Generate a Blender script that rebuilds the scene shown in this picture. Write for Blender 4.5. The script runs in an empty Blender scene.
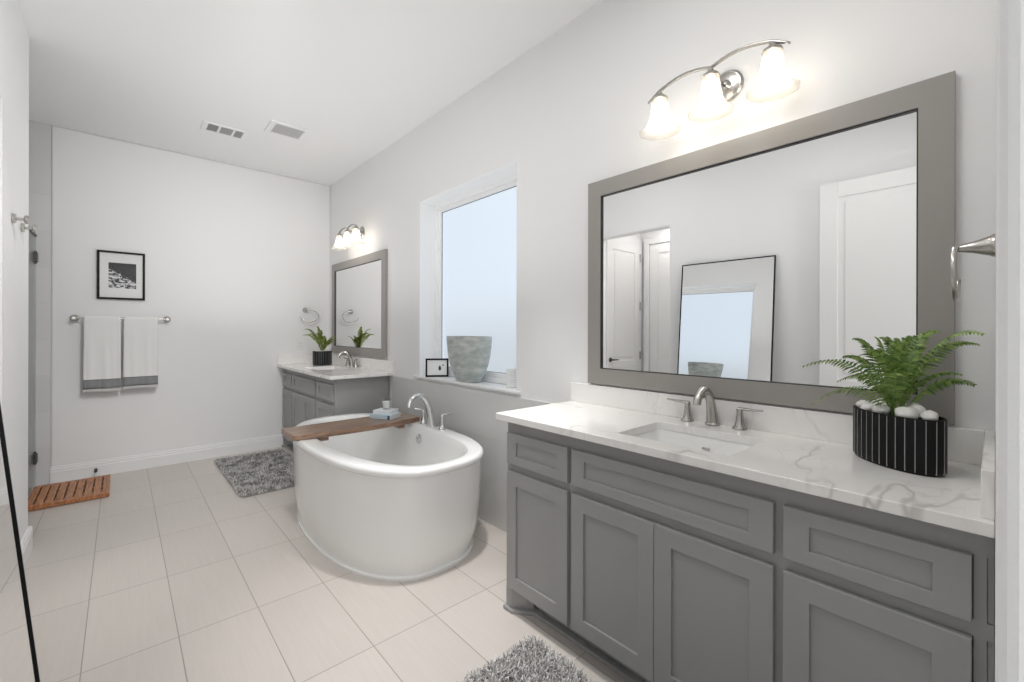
import bpy, bmesh, math, random
from mathutils import Vector, Matrix, noise

random.seed(7)
scene = bpy.context.scene
COL = scene.collection
PI = math.pi

# ------------------------------------------------------------------ camera
cam_d = bpy.data.cameras.new('camera')
cam_d.sensor_width = 36.0
cam_d.lens = 36.0 * 435.2 / 1024.0
cam_d.shift_y = -10.9 / 1024.0
cam_d.clip_start = 0.02
cam = bpy.data.objects.new('camera', cam_d)
COL.objects.link(cam)
cam.matrix_world = (Matrix.Translation((0, 0, 1.31)) @ Matrix.Rotation(-math.radians(41.97), 4, 'Z')
                    @ Matrix.Rotation(PI / 2, 4, 'X') @ Matrix.Rotation(math.radians(0.144), 4, 'Z'))
scene.camera = cam

# ------------------------------------------------------------------ light and exposure
world = bpy.data.worlds.new('sky')
scene.world = world
world.use_nodes = True
wn = world.node_tree.nodes['Background']
wn.inputs[0].default_value = (0.86, 0.93, 1.0, 1)
wn.inputs[1].default_value = 0.175

scene.view_settings.view_transform = 'Standard'
scene.view_settings.look = 'None'
scene.view_settings.gamma = 1.0
scene.view_settings.use_curve_mapping = False
scene.view_settings.exposure = 1.27
scene.cycles.use_denoising = True
scene.cycles.caustics_reflective = False
scene.cycles.max_bounces = 14
scene.cycles.diffuse_bounces = 8
scene.cycles.glossy_bounces = 6
scene.cycles.transmission_bounces = 10
scene.cycles.transparent_max_bounces = 16

WALL_X, BACK_Y, CEIL = 1.875, 5.36, 3.04
LAMP_W = 0.29          # each vanity bulb


def area_light(name, loc, direction, sx, sy, power, color=(1, 1, 1)):
    d = bpy.data.lights.new(name, 'AREA')
    d.shape = 'RECTANGLE'
    d.size, d.size_y = sx, sy
    d.energy = power
    d.color = color
    o = bpy.data.objects.new(name, d)
    o.location = loc
    o.rotation_euler = Vector(direction).to_track_quat('-Z', 'Y').to_euler()
    COL.objects.link(o)
    return o


# added fill light behind the camera, standing in for bedroom daylight
area_light('doorway_fill', (0.1, -1.6, 1.75), (0, 1, 0.05), 2.0, 2.2, 26, (1.0, 0.98, 0.96))
# unseen fill aimed upward, added to brighten the ceiling like a bounced flash
fl = area_light('ceiling_fill', (0.86, 3.25, 1.20), (0.0, 0.05, 1), 1.1, 3.3, 5.6, (1.0, 0.99, 0.98))
fl.data.spread = math.radians(150)
# added fill lights at the ceiling, without fixtures
area_light('downward_fill', (0.75, 0.75, CEIL - 0.02), (0, 0, -1), 0.4, 0.4, 4.5, (1.0, 0.985, 0.965))
area_light('downward_fill', (0.50, 2.25, CEIL - 0.02), (0, 0.1, -1), 0.3, 0.3, 2.0, (1.0, 0.985, 0.965))
wk_d = bpy.data.lights.new('walkway_fill', 'SPOT')  # added spot without a fixture, lifts the left floor
wk_d.energy = 30; wk_d.color = (1.0, 0.985, 0.965)
wk_d.spot_size = math.radians(70); wk_d.spot_blend = 1.0; wk_d.shadow_soft_size = 0.12
wk = bpy.data.objects.new('walkway_fill', wk_d)
wk.location = (0.5, 2.25, CEIL - 0.1)
wk.rotation_euler = Vector((-0.5, 1.7, -2.9)).to_track_quat('-Z', 'Y').to_euler()
COL.objects.link(wk)
ws_d = bpy.data.lights.new('far_wall_fill', 'SPOT')  # added spot without a fixture, lifts the far wall
ws_d.energy = 46; ws_d.color = (1.0, 0.985, 0.97)
ws_d.spot_size = math.radians(78); ws_d.spot_blend = 1.0; ws_d.shadow_soft_size = 0.15
ws = bpy.data.objects.new('far_wall_fill', ws_d)
ws.location = (0.6, 2.2, CEIL - 0.1)
ws.rotation_euler = Vector((0.05, 3.16, -1.55)).to_track_quat('-Z', 'Y').to_euler()
COL.objects.link(ws)
# added spot near the tub, standing in for window light on the floor
sp_d = bpy.data.lights.new('floor_patch_fill', 'SPOT')
sp_d.energy = 80; sp_d.color = (1.0, 0.985, 0.96)
sp_d.spot_size = math.radians(48); sp_d.spot_blend = 1.0; sp_d.shadow_soft_size = 0.06
sp = bpy.data.objects.new('floor_patch_fill', sp_d)
sp.location = (1.20, 1.72, CEIL - 0.02)
sp.rotation_euler = (0, 0, 0)
COL.objects.link(sp)
# unseen fill added to light the side passage shown in the big mirror
area_light('passage_fill', (-0.95, 2.5, 2.7), (0, 0, -1), 0.35, 0.35, 2.6, (1.0, 0.96, 0.92))


# ------------------------------------------------------------------ materials
def new_mat(name):
    m = bpy.data.materials.new(name)
    m.use_nodes = True
    return m, m.node_tree.nodes, m.node_tree.links, m.node_tree.nodes['Principled BSDF']


def pmat(name, color, rough=0.5, metal=0.0, bump=0.0, bscale=200.0, coat=0.0, var=0.0, vscale=8.0):
    m, n, l, p = new_mat(name)
    p.inputs['Base Color'].default_value = (*color, 1)
    p.inputs['Roughness'].default_value = rough
    p.inputs['Metallic'].default_value = metal
    p.inputs['Coat Weight'].default_value = coat
    tc = n.new('ShaderNodeTexCoord')
    if bump > 0:
        t = n.new('ShaderNodeTexNoise')
        t.inputs['Scale'].default_value = bscale
        t.inputs['Detail'].default_value = 3
        l.new(tc.outputs['Object'], t.inputs['Vector'])
        b = n.new('ShaderNodeBump')
        b.inputs['Strength'].default_value = bump
        b.inputs['Distance'].default_value = 0.002
        l.new(t.outputs['Fac'], b.inputs['Height'])
        l.new(b.outputs['Normal'], p.inputs['Normal'])
    if var > 0:
        t = n.new('ShaderNodeTexNoise')
        t.inputs['Scale'].default_value = vscale
        t.inputs['Detail'].default_value = 4
        l.new(tc.outputs['Object'], t.inputs['Vector'])
        mx = n.new('ShaderNodeMix')
        mx.data_type = 'RGBA'
        mx.inputs[6].default_value = (*[c * (1 - var) for c in color], 1)
        mx.inputs[7].default_value = (*[min(1, c * (1 + var)) for c in color], 1)
        l.new(t.outputs['Fac'], mx.inputs[0])
        l.new(mx.outputs[2], p.inputs['Base Color'])
    return m


M = {}
M['wall'] = pmat('wall_paint', (0.81, 0.812, 0.815), 0.85, bump=0.25, bscale=160)
M['ceiling'] = pmat('ceiling_paint', (0.83, 0.832, 0.835), 0.9, bump=0.2, bscale=140)
M['trim'] = pmat('white_trim_paint', (0.80, 0.805, 0.81), 0.4)
M['door'] = pmat('white_door_paint', (0.80, 0.80, 0.795), 0.4)
M['vinyl'] = pmat('white_window_vinyl', (0.93, 0.935, 0.94), 0.4)
M['cab'] = pmat('grey_cabinet_paint', (0.335, 0.336, 0.338), 0.42, bump=0.05, bscale=90)
M['cabdark'] = pmat('cabinet_gap_shade', (0.10, 0.10, 0.097), 0.6)  # dark tone standing in for the shade inside the cabinet
M['frame'] = pmat('taupe_mirror_frame', (0.31, 0.295, 0.275), 0.38, metal=0.0, bump=0.05, bscale=60)
M['lip'] = pmat('dark_frame_lip', (0.02, 0.019, 0.018), 0.4)
M['nickel'] = pmat('brushed_nickel', (0.49, 0.475, 0.45), 0.27, metal=1.0)
M['chrome'] = pmat('satin_chrome', (0.72, 0.72, 0.72), 0.14, metal=1.0)
M['darkmetal'] = pmat('dark_bronze_metal', (0.10, 0.10, 0.095), 0.4, metal=0.7)
M['acrylic'] = pmat('white_tub_acrylic', (0.83, 0.835, 0.83), 0.16, coat=0.35)
M['ceramic'] = pmat('white_sink_ceramic', (0.82, 0.825, 0.82), 0.1, coat=0.3)
M['black'] = pmat('black_frame', (0.009, 0.009, 0.01), 0.35)
M['black'].node_tree.nodes['Principled BSDF'].inputs['Specular IOR Level'].default_value = 0.12
M['potblack'] = pmat('black_matte_ceramic', (0.0045, 0.0045, 0.005), 0.45)
M['potblack'].node_tree.nodes['Principled BSDF'].inputs['Specular IOR Level'].default_value = 0.2
M['potrib'] = pmat('pale_rib_edge', (0.33, 0.33, 0.33), 0.5)
M['pebble'] = pmat('white_pebble', (0.80, 0.79, 0.77), 0.7, bump=0.5, bscale=90, var=0.10, vscale=40)
M['soil'] = pmat('dark_soil', (0.035, 0.028, 0.022), 0.95, bump=1.0, bscale=300)
M['paper'] = pmat('white_paper', (0.82, 0.82, 0.82), 0.8)
M['page'] = pmat('book_pages', (0.74, 0.73, 0.70), 0.8)
M['bookblue'] = pmat('pale_blue_cover', (0.50, 0.62, 0.70), 0.5)
M['bookwhite'] = pmat('white_cover', (0.74, 0.77, 0.80), 0.5)
M['navy'] = pmat('navy_spine_print', (0.03, 0.06, 0.11), 0.5)
M['wax'] = pmat('white_wax', (0.85, 0.84, 0.81), 0.5)
M['plate'] = pmat('white_plastic', (0.80, 0.80, 0.79), 0.35)
M['dark'] = pmat('dark_shade_and_wick', (0.08, 0.08, 0.08), 0.8)  # wick colour; also paints the shade in the vent duct and socket slots
M['ventgrey'] = pmat('vent_louver', (0.42, 0.42, 0.42), 0.6)
M['ventpale'] = pmat('fan_grille', (0.60, 0.60, 0.60), 0.6)
M['fence'] = pmat('fence_wood', (0.50, 0.39, 0.29), 0.8, var=0.15, vscale=6)
M['ground'] = pmat('outside_ground', (0.30, 0.28, 0.24), 0.9)
M['carpet'] = pmat('bedroom_carpet', (0.55, 0.52, 0.48), 0.95)
M['rubber'] = pmat('dark_rubber', (0.03, 0.03, 0.03), 0.6)
M['ink'] = pmat('faint_print', (0.66, 0.67, 0.69), 0.7)
M['dot'] = pmat('dark_ink', (0.05, 0.03, 0.035), 0.6)


def mirror_mat():
    m, n, l, p = new_mat('mirror_silver')
    p.inputs['Base Color'].default_value = (0.90, 0.905, 0.905, 1)
    p.inputs['Metallic'].default_value = 1
    p.inputs['Roughness'].default_value = 0.0
    return m
M['mirror'] = mirror_mat()


def clear_glass(name, tint, refl=1.0):
    m, n, l, p = new_mat(name)
    n.remove(p)
    out = n['Material Output']
    tr = n.new('ShaderNodeBsdfTransparent'); tr.inputs[0].default_value = (*tint, 1)
    gl = n.new('ShaderNodeBsdfGlossy'); gl.inputs['Roughness'].default_value = 0.02
    fr = n.new('ShaderNodeFresnel'); fr.inputs[0].default_value = 1.4
    mm = n.new('ShaderNodeMath'); mm.operation = 'MULTIPLY'; mm.inputs[1].default_value = refl
    mx = n.new('ShaderNodeMixShader')
    l.new(fr.outputs[0], mm.inputs[0]); l.new(mm.outputs[0], mx.inputs[0])
    l.new(tr.outputs[0], mx.inputs[1]); l.new(gl.outputs[0], mx.inputs[2])
    l.new(mx.outputs[0], out.inputs[0])
    return m
M['glass'] = clear_glass('shower_glass', (0.95, 0.965, 0.96), 0.4)
M['candleglass'] = clear_glass('candle_glass', (0.97, 0.98, 0.98), 0.2)
M['picglass'] = clear_glass('picture_glass', (0.99, 0.99, 0.99), 0.1)


def frosted_pane():
    m, n, l, p = new_mat('frosted_window_glass')
    n.remove(p)
    out = n['Material Output']
    em = n.new('ShaderNodeEmission')
    em.inputs[0].default_value = (0.83, 0.92, 1.0, 1); em.inputs[1].default_value = 0.128  # glow added to the pane itself, standing in for daylight
    rf = n.new('ShaderNodeBsdfRefraction')
    rf.inputs['Color'].default_value = (0.95, 0.97, 1, 1)
    rf.inputs['Roughness'].default_value = 0.6; rf.inputs['IOR'].default_value = 1.3
    tc = n.new('ShaderNodeTexCoord')
    nz = n.new('ShaderNodeTexNoise'); nz.inputs['Scale'].default_value = 140
    l.new(tc.outputs['Object'], nz.inputs['Vector'])
    b = n.new('ShaderNodeBump'); b.inputs['Strength'].default_value = 0.25; b.inputs['Distance'].default_value = 0.002
    l.new(nz.outputs['Fac'], b.inputs['Height']); l.new(b.outputs['Normal'], rf.inputs['Normal'])
    ad = n.new('ShaderNodeAddShader')
    df = n.new('ShaderNodeBsdfGlossy'); df.inputs['Roughness'].default_value = 0.35
    df.inputs['Color'].default_value = (0.8, 0.85, 0.9, 1)
    mx = n.new('ShaderNodeMixShader'); mx.inputs[0].default_value = 0.06
    l.new(rf.outputs[0], mx.inputs[1]); l.new(df.outputs[0], mx.inputs[2])
    l.new(mx.outputs[0], ad.inputs[0]); l.new(em.outputs[0], ad.inputs[1])
    l.new(ad.outputs[0], out.inputs[0])
    return m
M['pane'] = frosted_pane()


def shade_mat():
    m, n, l, p = new_mat('frosted_lamp_glass')
    n.remove(p)
    out = n['Material Output']
    tr = n.new('ShaderNodeBsdfTransparent'); tr.inputs[0].default_value = (0.97, 0.95, 0.92, 1)
    tl = n.new('ShaderNodeBsdfTranslucent'); tl.inputs[0].default_value = (0.93, 0.91, 0.86, 1)
    df = n.new('ShaderNodeBsdfPrincipled'); df.inputs['Base Color'].default_value = (0.84, 0.82, 0.78, 1)
    df.inputs['Roughness'].default_value = 0.25
    mx = n.new('ShaderNodeMixShader'); mx.inputs[0].default_value = 0.35
    l.new(df.outputs[0], mx.inputs[1]); l.new(tl.outputs[0], mx.inputs[2])
    m2 = n.new('ShaderNodeMixShader'); m2.inputs[0].default_value = 0.66
    l.new(mx.outputs[0], m2.inputs[1]); l.new(tr.outputs[0], m2.inputs[2])
    l.new(m2.outputs[0], out.inputs[0])
    return m
M['shade'] = shade_mat()


def bulb_mat():
    m, n, l, p = new_mat('lit_bulb')
    p.inputs['Base Color'].default_value = (1, 1, 1, 1)
    p.inputs['Emission Color'].default_value = (1, 0.93, 0.82, 1)
    p.inputs['Emission Strength'].default_value = 5.0
    return m
M['bulb'] = bulb_mat()


def quartz(name, base, vein, seed, amount=0.46):
    m, n, l, p = new_mat(name)
    p.inputs['Roughness'].default_value = 0.12
    tc = n.new('ShaderNodeTexCoord')
    mp = n.new('ShaderNodeMapping'); mp.inputs['Location'].default_value = seed
    mp.inputs['Rotation'].default_value = (0.3, 0.2, 0.65)
    mp.inputs['Scale'].default_value = (1.0, 1.9, 1.0)
    l.new(tc.outputs['Object'], mp.inputs['Vector'])
    def ridge(scale, detail, width, dist):
        t = n.new('ShaderNodeTexNoise')
        t.inputs['Scale'].default_value = scale; t.inputs['Detail'].default_value = detail
        t.inputs['Distortion'].default_value = dist; t.inputs['Roughness'].default_value = 0.55
        l.new(mp.outputs[0], t.inputs['Vector'])
        s = n.new('ShaderNodeMath'); s.operation = 'SUBTRACT'; s.inputs[1].default_value = 0.5
        a = n.new('ShaderNodeMath'); a.operation = 'ABSOLUTE'
        r = n.new('ShaderNodeMapRange'); r.inputs[1].default_value = 0.0; r.inputs[2].default_value = width
        r.inputs[3].default_value = 1.0; r.inputs[4].default_value = 0.0; r.interpolation_type = 'SMOOTHSTEP'
        l.new(t.outputs['Fac'], s.inputs[0]); l.new(s.outputs[0], a.inputs[0]); l.new(a.outputs[0], r.inputs[0])
        return r.outputs[0]
    v1 = ridge(0.85, 4, 0.016, 0.5)
    v2 = ridge(2.2, 4, 0.014, 0.4)
    k = n.new('ShaderNodeTexNoise'); k.inputs['Scale'].default_value = 2.6; k.inputs['Detail'].default_value = 2
    l.new(mp.outputs[0], k.inputs['Vector'])
    kr = n.new('ShaderNodeMapRange'); kr.inputs[1].default_value = 0.42; kr.inputs[2].default_value = 0.62
    l.new(k.outputs['Fac'], kr.inputs[0])
    def mul(a, b):
        q = n.new('ShaderNodeMath'); q.operation = 'MULTIPLY'
        l.new(a, q.inputs[0])
        if isinstance(b, float): q.inputs[1].default_value = b
        else: l.new(b, q.inputs[1])
        return q.outputs[0]
    a1 = mul(mul(v1, kr.outputs[0]), amount)
    a2 = mul(mul(v2, kr.outputs[0]), amount * 0.35)
    mx_ = n.new('ShaderNodeMath'); mx_.operation = 'MAXIMUM'
    l.new(a1, mx_.inputs[0]); l.new(a2, mx_.inputs[1])
    mx = n.new('ShaderNodeMix'); mx.data_type = 'RGBA'
    mx.inputs[6].default_value = (*base, 1); mx.inputs[7].default_value = (*vein, 1)
    l.new(mx_.outputs[0], mx.inputs[0]); l.new(mx.outputs[2], p.inputs['Base Color'])
    return m
M['quartz'] = quartz('white_veined_quartz', (0.86, 0.85, 0.835), (0.34, 0.295, 0.285), (3.1, 1.7, 0.4))


def tile_mat(name, base, grout, u_off, v_off, uw, vh, axes='YX', mortar=0.0022, rough=0.32, streak=True):
    """grid tile; u runs along the first named axis, v along the second"""
    m, n, l, p = new_mat(name)
    p.inputs['Roughness'].default_value = rough
    g = n.new('ShaderNodeNewGeometry')
    sx = n.new('ShaderNodeSeparateXYZ'); l.new(g.outputs['Position'], sx.inputs[0])
    cx = n.new('ShaderNodeCombineXYZ')
    for i, (ax, off) in enumerate(zip(axes, (u_off, v_off))):
        s = n.new('ShaderNodeMath'); s.operation = 'SUBTRACT'; s.inputs[1].default_value = off - 20 * (uw if i == 0 else vh)
        l.new(sx.outputs[ax], s.inputs[0]); l.new(s.outputs[0], cx.inputs[i])
    br = n.new('ShaderNodeTexBrick')
    br.offset = 0.0; br.squash = 1.0
    br.inputs['Scale'].default_value = 1.0
    br.inputs['Brick Width'].default_value = uw; br.inputs['Row Height'].default_value = vh
    br.inputs['Mortar Size'].default_value = mortar; br.inputs['Mortar Smooth'].default_value = 0.1
    br.inputs['Bias'].default_value = 0
    d = 0.035
    br.inputs['Color1'].default_value = (*[c * (1 - d) for c in base], 1)
    br.inputs['Color2'].default_value = (*[c * (1 + d) for c in base], 1)
    br.inputs['Mortar'].default_value = (*grout, 1)
    l.new(cx.outputs[0], br.inputs['Vector'])
    if streak:
        mp = n.new('ShaderNodeMapping'); mp.inputs['Scale'].default_value = (2.5, 45, 1)
        l.new(cx.outputs[0], mp.inputs['Vector'])
        t = n.new('ShaderNodeTexNoise'); t.inputs['Scale'].default_value = 1.6; t.inputs['Detail'].default_value = 5
        l.new(mp.outputs[0], t.inputs['Vector'])
        r = n.new('ShaderNodeMapRange'); r.inputs[3].default_value = 0.94; r.inputs[4].default_value = 1.06
        l.new(t.outputs['Fac'], r.inputs[0])
        mx = n.new('ShaderNodeMix'); mx.data_type = 'RGBA'; mx.blend_type = 'MULTIPLY'; mx.inputs[0].default_value = 1
        l.new(br.outputs['Color'], mx.inputs[6]); l.new(r.outputs[0], mx.inputs[7])
        l.new(mx.outputs[2], p.inputs['Base Color'])
    else:
        l.new(br.outputs['Color'], p.inputs['Base Color'])
    b = n.new('ShaderNodeBump'); b.invert = True
    b.inputs['Strength'].default_value = 0.4; b.inputs['Distance'].default_value = 0.001
    l.new(br.outputs['Fac'], b.inputs['Height']); l.new(b.outputs['Normal'], p.inputs['Normal'])
    return m
M['floor'] = tile_mat('beige_floor_tile', (0.58, 0.54, 0.505), (0.33, 0.30, 0.275), 1.72, 0.187, 0.605, 0.2975, 'YX')
M['wains'] = tile_mat('grey_wall_tile', (0.62, 0.62, 0.615), (0.585, 0.585, 0.58), 1.6, 0.886, 0.61, 0.305, 'YZ', 0.0015, 0.35, False)
M['shower'] = tile_mat('shade_grey_shower_tile', (0.66, 0.665, 0.67), (0.60, 0.60, 0.60), 0.0, 0.0, 0.61, 0.305, 'XZ', 0.0015, 0.3, False)  # grey tone carries the shade on the shower wall


def wood(name, c1, c2, axis_scale, rough=0.35, coat=0.2):
    m, n, l, p = new_mat(name)
    p.inputs['Roughness'].default_value = rough
    p.inputs['Coat Weight'].default_value = coat
    tc = n.new('ShaderNodeTexCoord')
    mp = n.new('ShaderNodeMapping'); mp.inputs['Scale'].default_value = axis_scale
    l.new(tc.outputs['Object'], mp.inputs['Vector'])
    t = n.new('ShaderNodeTexNoise'); t.inputs['Scale'].default_value = 3; t.inputs['Detail'].default_value = 6
    t.inputs['Distortion'].default_value = 0.6
    l.new(mp.outputs[0], t.inputs['Vector'])
    cr = n.new('ShaderNodeValToRGB')
    cr.color_ramp.elements[0].position = 0.32; cr.color_ramp.elements[0].color = (*c1, 1)
    cr.color_ramp.elements[1].position = 0.68; cr.color_ramp.elements[1].color = (*c2, 1)
    l.new(t.outputs['Fac'], cr.inputs[0]); l.new(cr.outputs[0], p.inputs['Base Color'])
    return m
M['walnut'] = wood('walnut_board', (0.11, 0.055, 0.035), (0.36, 0.225, 0.145), (1.6, 16, 16), 0.3, 0.3)
M['teak'] = wood('teak_slat', (0.24, 0.085, 0.03), (0.52, 0.225, 0.09), (22, 2.2, 8), 0.45, 0.1)


def island_mat(name, c_dark, c_mid, c_light, rough=0.9):
    m, n, l, p = new_mat(name)
    p.inputs['Roughness'].default_value = rough
    g = n.new('ShaderNodeNewGeometry')
    cr = n.new('ShaderNodeValToRGB')
    cr.color_ramp.elements[0].color = (*c_dark, 1)
    cr.color_ramp.elements[1].color = (*c_light, 1)
    e = cr.color_ramp.elements.new(0.5); e.color = (*c_mid, 1)
    l.new(g.outputs['Random Per Island'], cr.inputs[0]); l.new(cr.outputs[0], p.inputs['Base Color'])
    return m
M['pile'] = island_mat('grey_shag_yarn', (0.20, 0.193, 0.19), (0.44, 0.43, 0.42), (0.78, 0.77, 0.76))
M['rugback'] = pmat('grey_rug_backing', (0.30, 0.295, 0.29), 0.95)


def leaf_mat(name, c1, c2):
    m, n, l, p = new_mat(name)
    p.inputs['Roughness'].default_value = 0.45
    g = n.new('ShaderNodeNewGeometry')
    mx = n.new('ShaderNodeMix'); mx.data_type = 'RGBA'
    mx.inputs[6].default_value = (*c1, 1); mx.inputs[7].default_value = (*c2, 1)
    l.new(g.outputs['Random Per Island'], mx.inputs[0])
    l.new(mx.outputs[2], p.inputs['Base Color'])
    out = n['Material Output']
    tl = n.new('ShaderNodeBsdfTranslucent'); l.new(mx.outputs[2], tl.inputs[0])
    ms = n.new('ShaderNodeMixShader'); ms.inputs[0].default_value = 0.25
    l.new(p.outputs[0], ms.inputs[1]); l.new(tl.outputs[0], ms.inputs[2]); l.new(ms.outputs[0], out.inputs[0])
    return m
M['fern'] = leaf_mat('fern_green', (0.075, 0.17, 0.03), (0.33, 0.46, 0.12))
M['fern_pale'] = leaf_mat('fern_yellow_green', (0.09, 0.14, 0.02), (0.34, 0.40, 0.07))
M['stem'] = pmat('fern_stem', (0.07, 0.11, 0.03), 0.6)


def glaze_mat():
    m, n, l, p = new_mat('sage_mottled_glaze')
    p.inputs['Roughness'].default_value = 0.35
    tc = n.new('ShaderNodeTexCoord')
    mp = n.new('ShaderNodeMapping'); mp.inputs['Scale'].default_value = (1, 1, 3.0)
    l.new(tc.outputs['Object'], mp.inputs['Vector'])
    t = n.new('ShaderNodeTexNoise'); t.inputs['Scale'].default_value = 7; t.inputs['Detail'].default_value = 8
    t.inputs['Roughness'].default_value = 0.65
    l.new(mp.outputs[0], t.inputs['Vector'])
    cr = n.new('ShaderNodeValToRGB')
    cr.color_ramp.elements[0].position = 0.30; cr.color_ramp.elements[0].color = (0.27, 0.33, 0.335, 1)
    cr.color_ramp.elements[1].position = 0.72; cr.color_ramp.elements[1].color = (0.68, 0.70, 0.68, 1)
    e = cr.color_ramp.elements.new(0.5); e.color = (0.45, 0.49, 0.48, 1)
    l.new(t.outputs['Fac'], cr.inputs[0]); l.new(cr.outputs[0], p.inputs['Base Color'])
    return m
M['glaze'] = glaze_mat()


def towel_mat():
    m, n, l, p = new_mat('white_towel_terry')
    p.inputs['Roughness'].default_value = 0.95
    tc = n.new('ShaderNodeTexCoord')
    sx = n.new('ShaderNodeSeparateXYZ'); l.new(tc.outputs['Object'], sx.inputs[0])
    cr = n.new('ShaderNodeValToRGB'); cr.color_ramp.interpolation = 'CONSTANT'
    white, grey, dk = (0.80, 0.80, 0.795, 1), (0.255, 0.258, 0.27, 1), (0.17, 0.17, 0.18, 1)
    els = cr.color_ramp.elements
    els[0].position = 0.0; els[0].color = white
    els[1].position = 0.040; els[1].color = white
    for pos, c in ((0.003, dk), (0.008, grey), (0.078, dk), (0.083, white)):
        e = els.new(pos); e.color = c
    els[-1].color = white
    l.new(sx.outputs['Z'], cr.inputs[0])
    # the ramp covers 1 m of height above the towel's lower edge
    for e in list(els):
        if abs(e.position - 0.040) < 1e-4: e.color = grey
    l.new(cr.outputs[0], p.inputs['Base Color'])
    t = n.new('ShaderNodeTexNoise'); t.inputs['Scale'].default_value = 260
    l.new(tc.outputs['Object'], t.inputs['Vector'])
    b = n.new('ShaderNodeBump'); b.inputs['Strength'].default_value = 0.5; b.inputs['Distance'].default_value = 0.002
    l.new(t.outputs['Fac'], b.inputs['Height']); l.new(b.outputs['Normal'], p.inputs['Normal'])
    return m
M['towel'] = towel_mat()
M['fringe'] = pmat('white_fringe', (0.78, 0.78, 0.77), 0.95)


def print_mat():
    """black and white abstract: pale leaf-like streaks low in a black field"""
    m, n, l, p = new_mat('black_white_print')
    p.inputs['Roughness'].default_value = 0.5
    tc = n.new('ShaderNodeTexCoord')
    mp = n.new('ShaderNodeMapping'); mp.inputs['Rotation'].default_value = (0, 0.5, 0); mp.inputs['Scale'].default_value = (14, 1, 27)
    l.new(tc.outputs['Object'], mp.inputs['Vector'])
    t = n.new('ShaderNodeTexNoise'); t.inputs['Scale'].default_value = 1; t.inputs['Detail'].default_value = 3
    t.inputs['Distortion'].default_value = 2.2
    l.new(mp.outputs[0], t.inputs['Vector'])
    sx = n.new('ShaderNodeSeparateXYZ'); l.new(tc.outputs['Object'], sx.inputs[0])
    a = n.new('ShaderNodeMath'); a.operation = 'MULTIPLY_ADD'; a.inputs[1].default_value = 0.68
    l.new(sx.outputs['X'], a.inputs[0]); l.new(sx.outputs['Z'], a.inputs[2])
    r = n.new('ShaderNodeMapRange'); r.inputs[1].default_value = 0.215; r.inputs[2].default_value = 0.262
    r.inputs[3].default_value = 0.06; r.inputs[4].default_value = -0.5
    l.new(a.outputs[0], r.inputs[0])
    s = n.new('ShaderNodeMath'); s.operation = 'ADD'
    l.new(t.outputs['Fac'], s.inputs[0]); l.new(r.outputs[0], s.inputs[1])
    cr = n.new('ShaderNodeValToRGB')
    cr.color_ramp.elements[0].position = 0.50; cr.color_ramp.elements[0].color = (0.006, 0.006, 0.010, 1)
    cr.color_ramp.elements[1].position = 0.62; cr.color_ramp.elements[1].color = (0.72, 0.72, 0.75, 1)
    l.new(s.outputs[0], cr.inputs[0]); l.new(cr.outputs[0], p.inputs['Base Color'])
    return m
M['print'] = print_mat()


# ------------------------------------------------------------------ mesh helpers
OFF = {}        # world position of every object's origin


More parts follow.
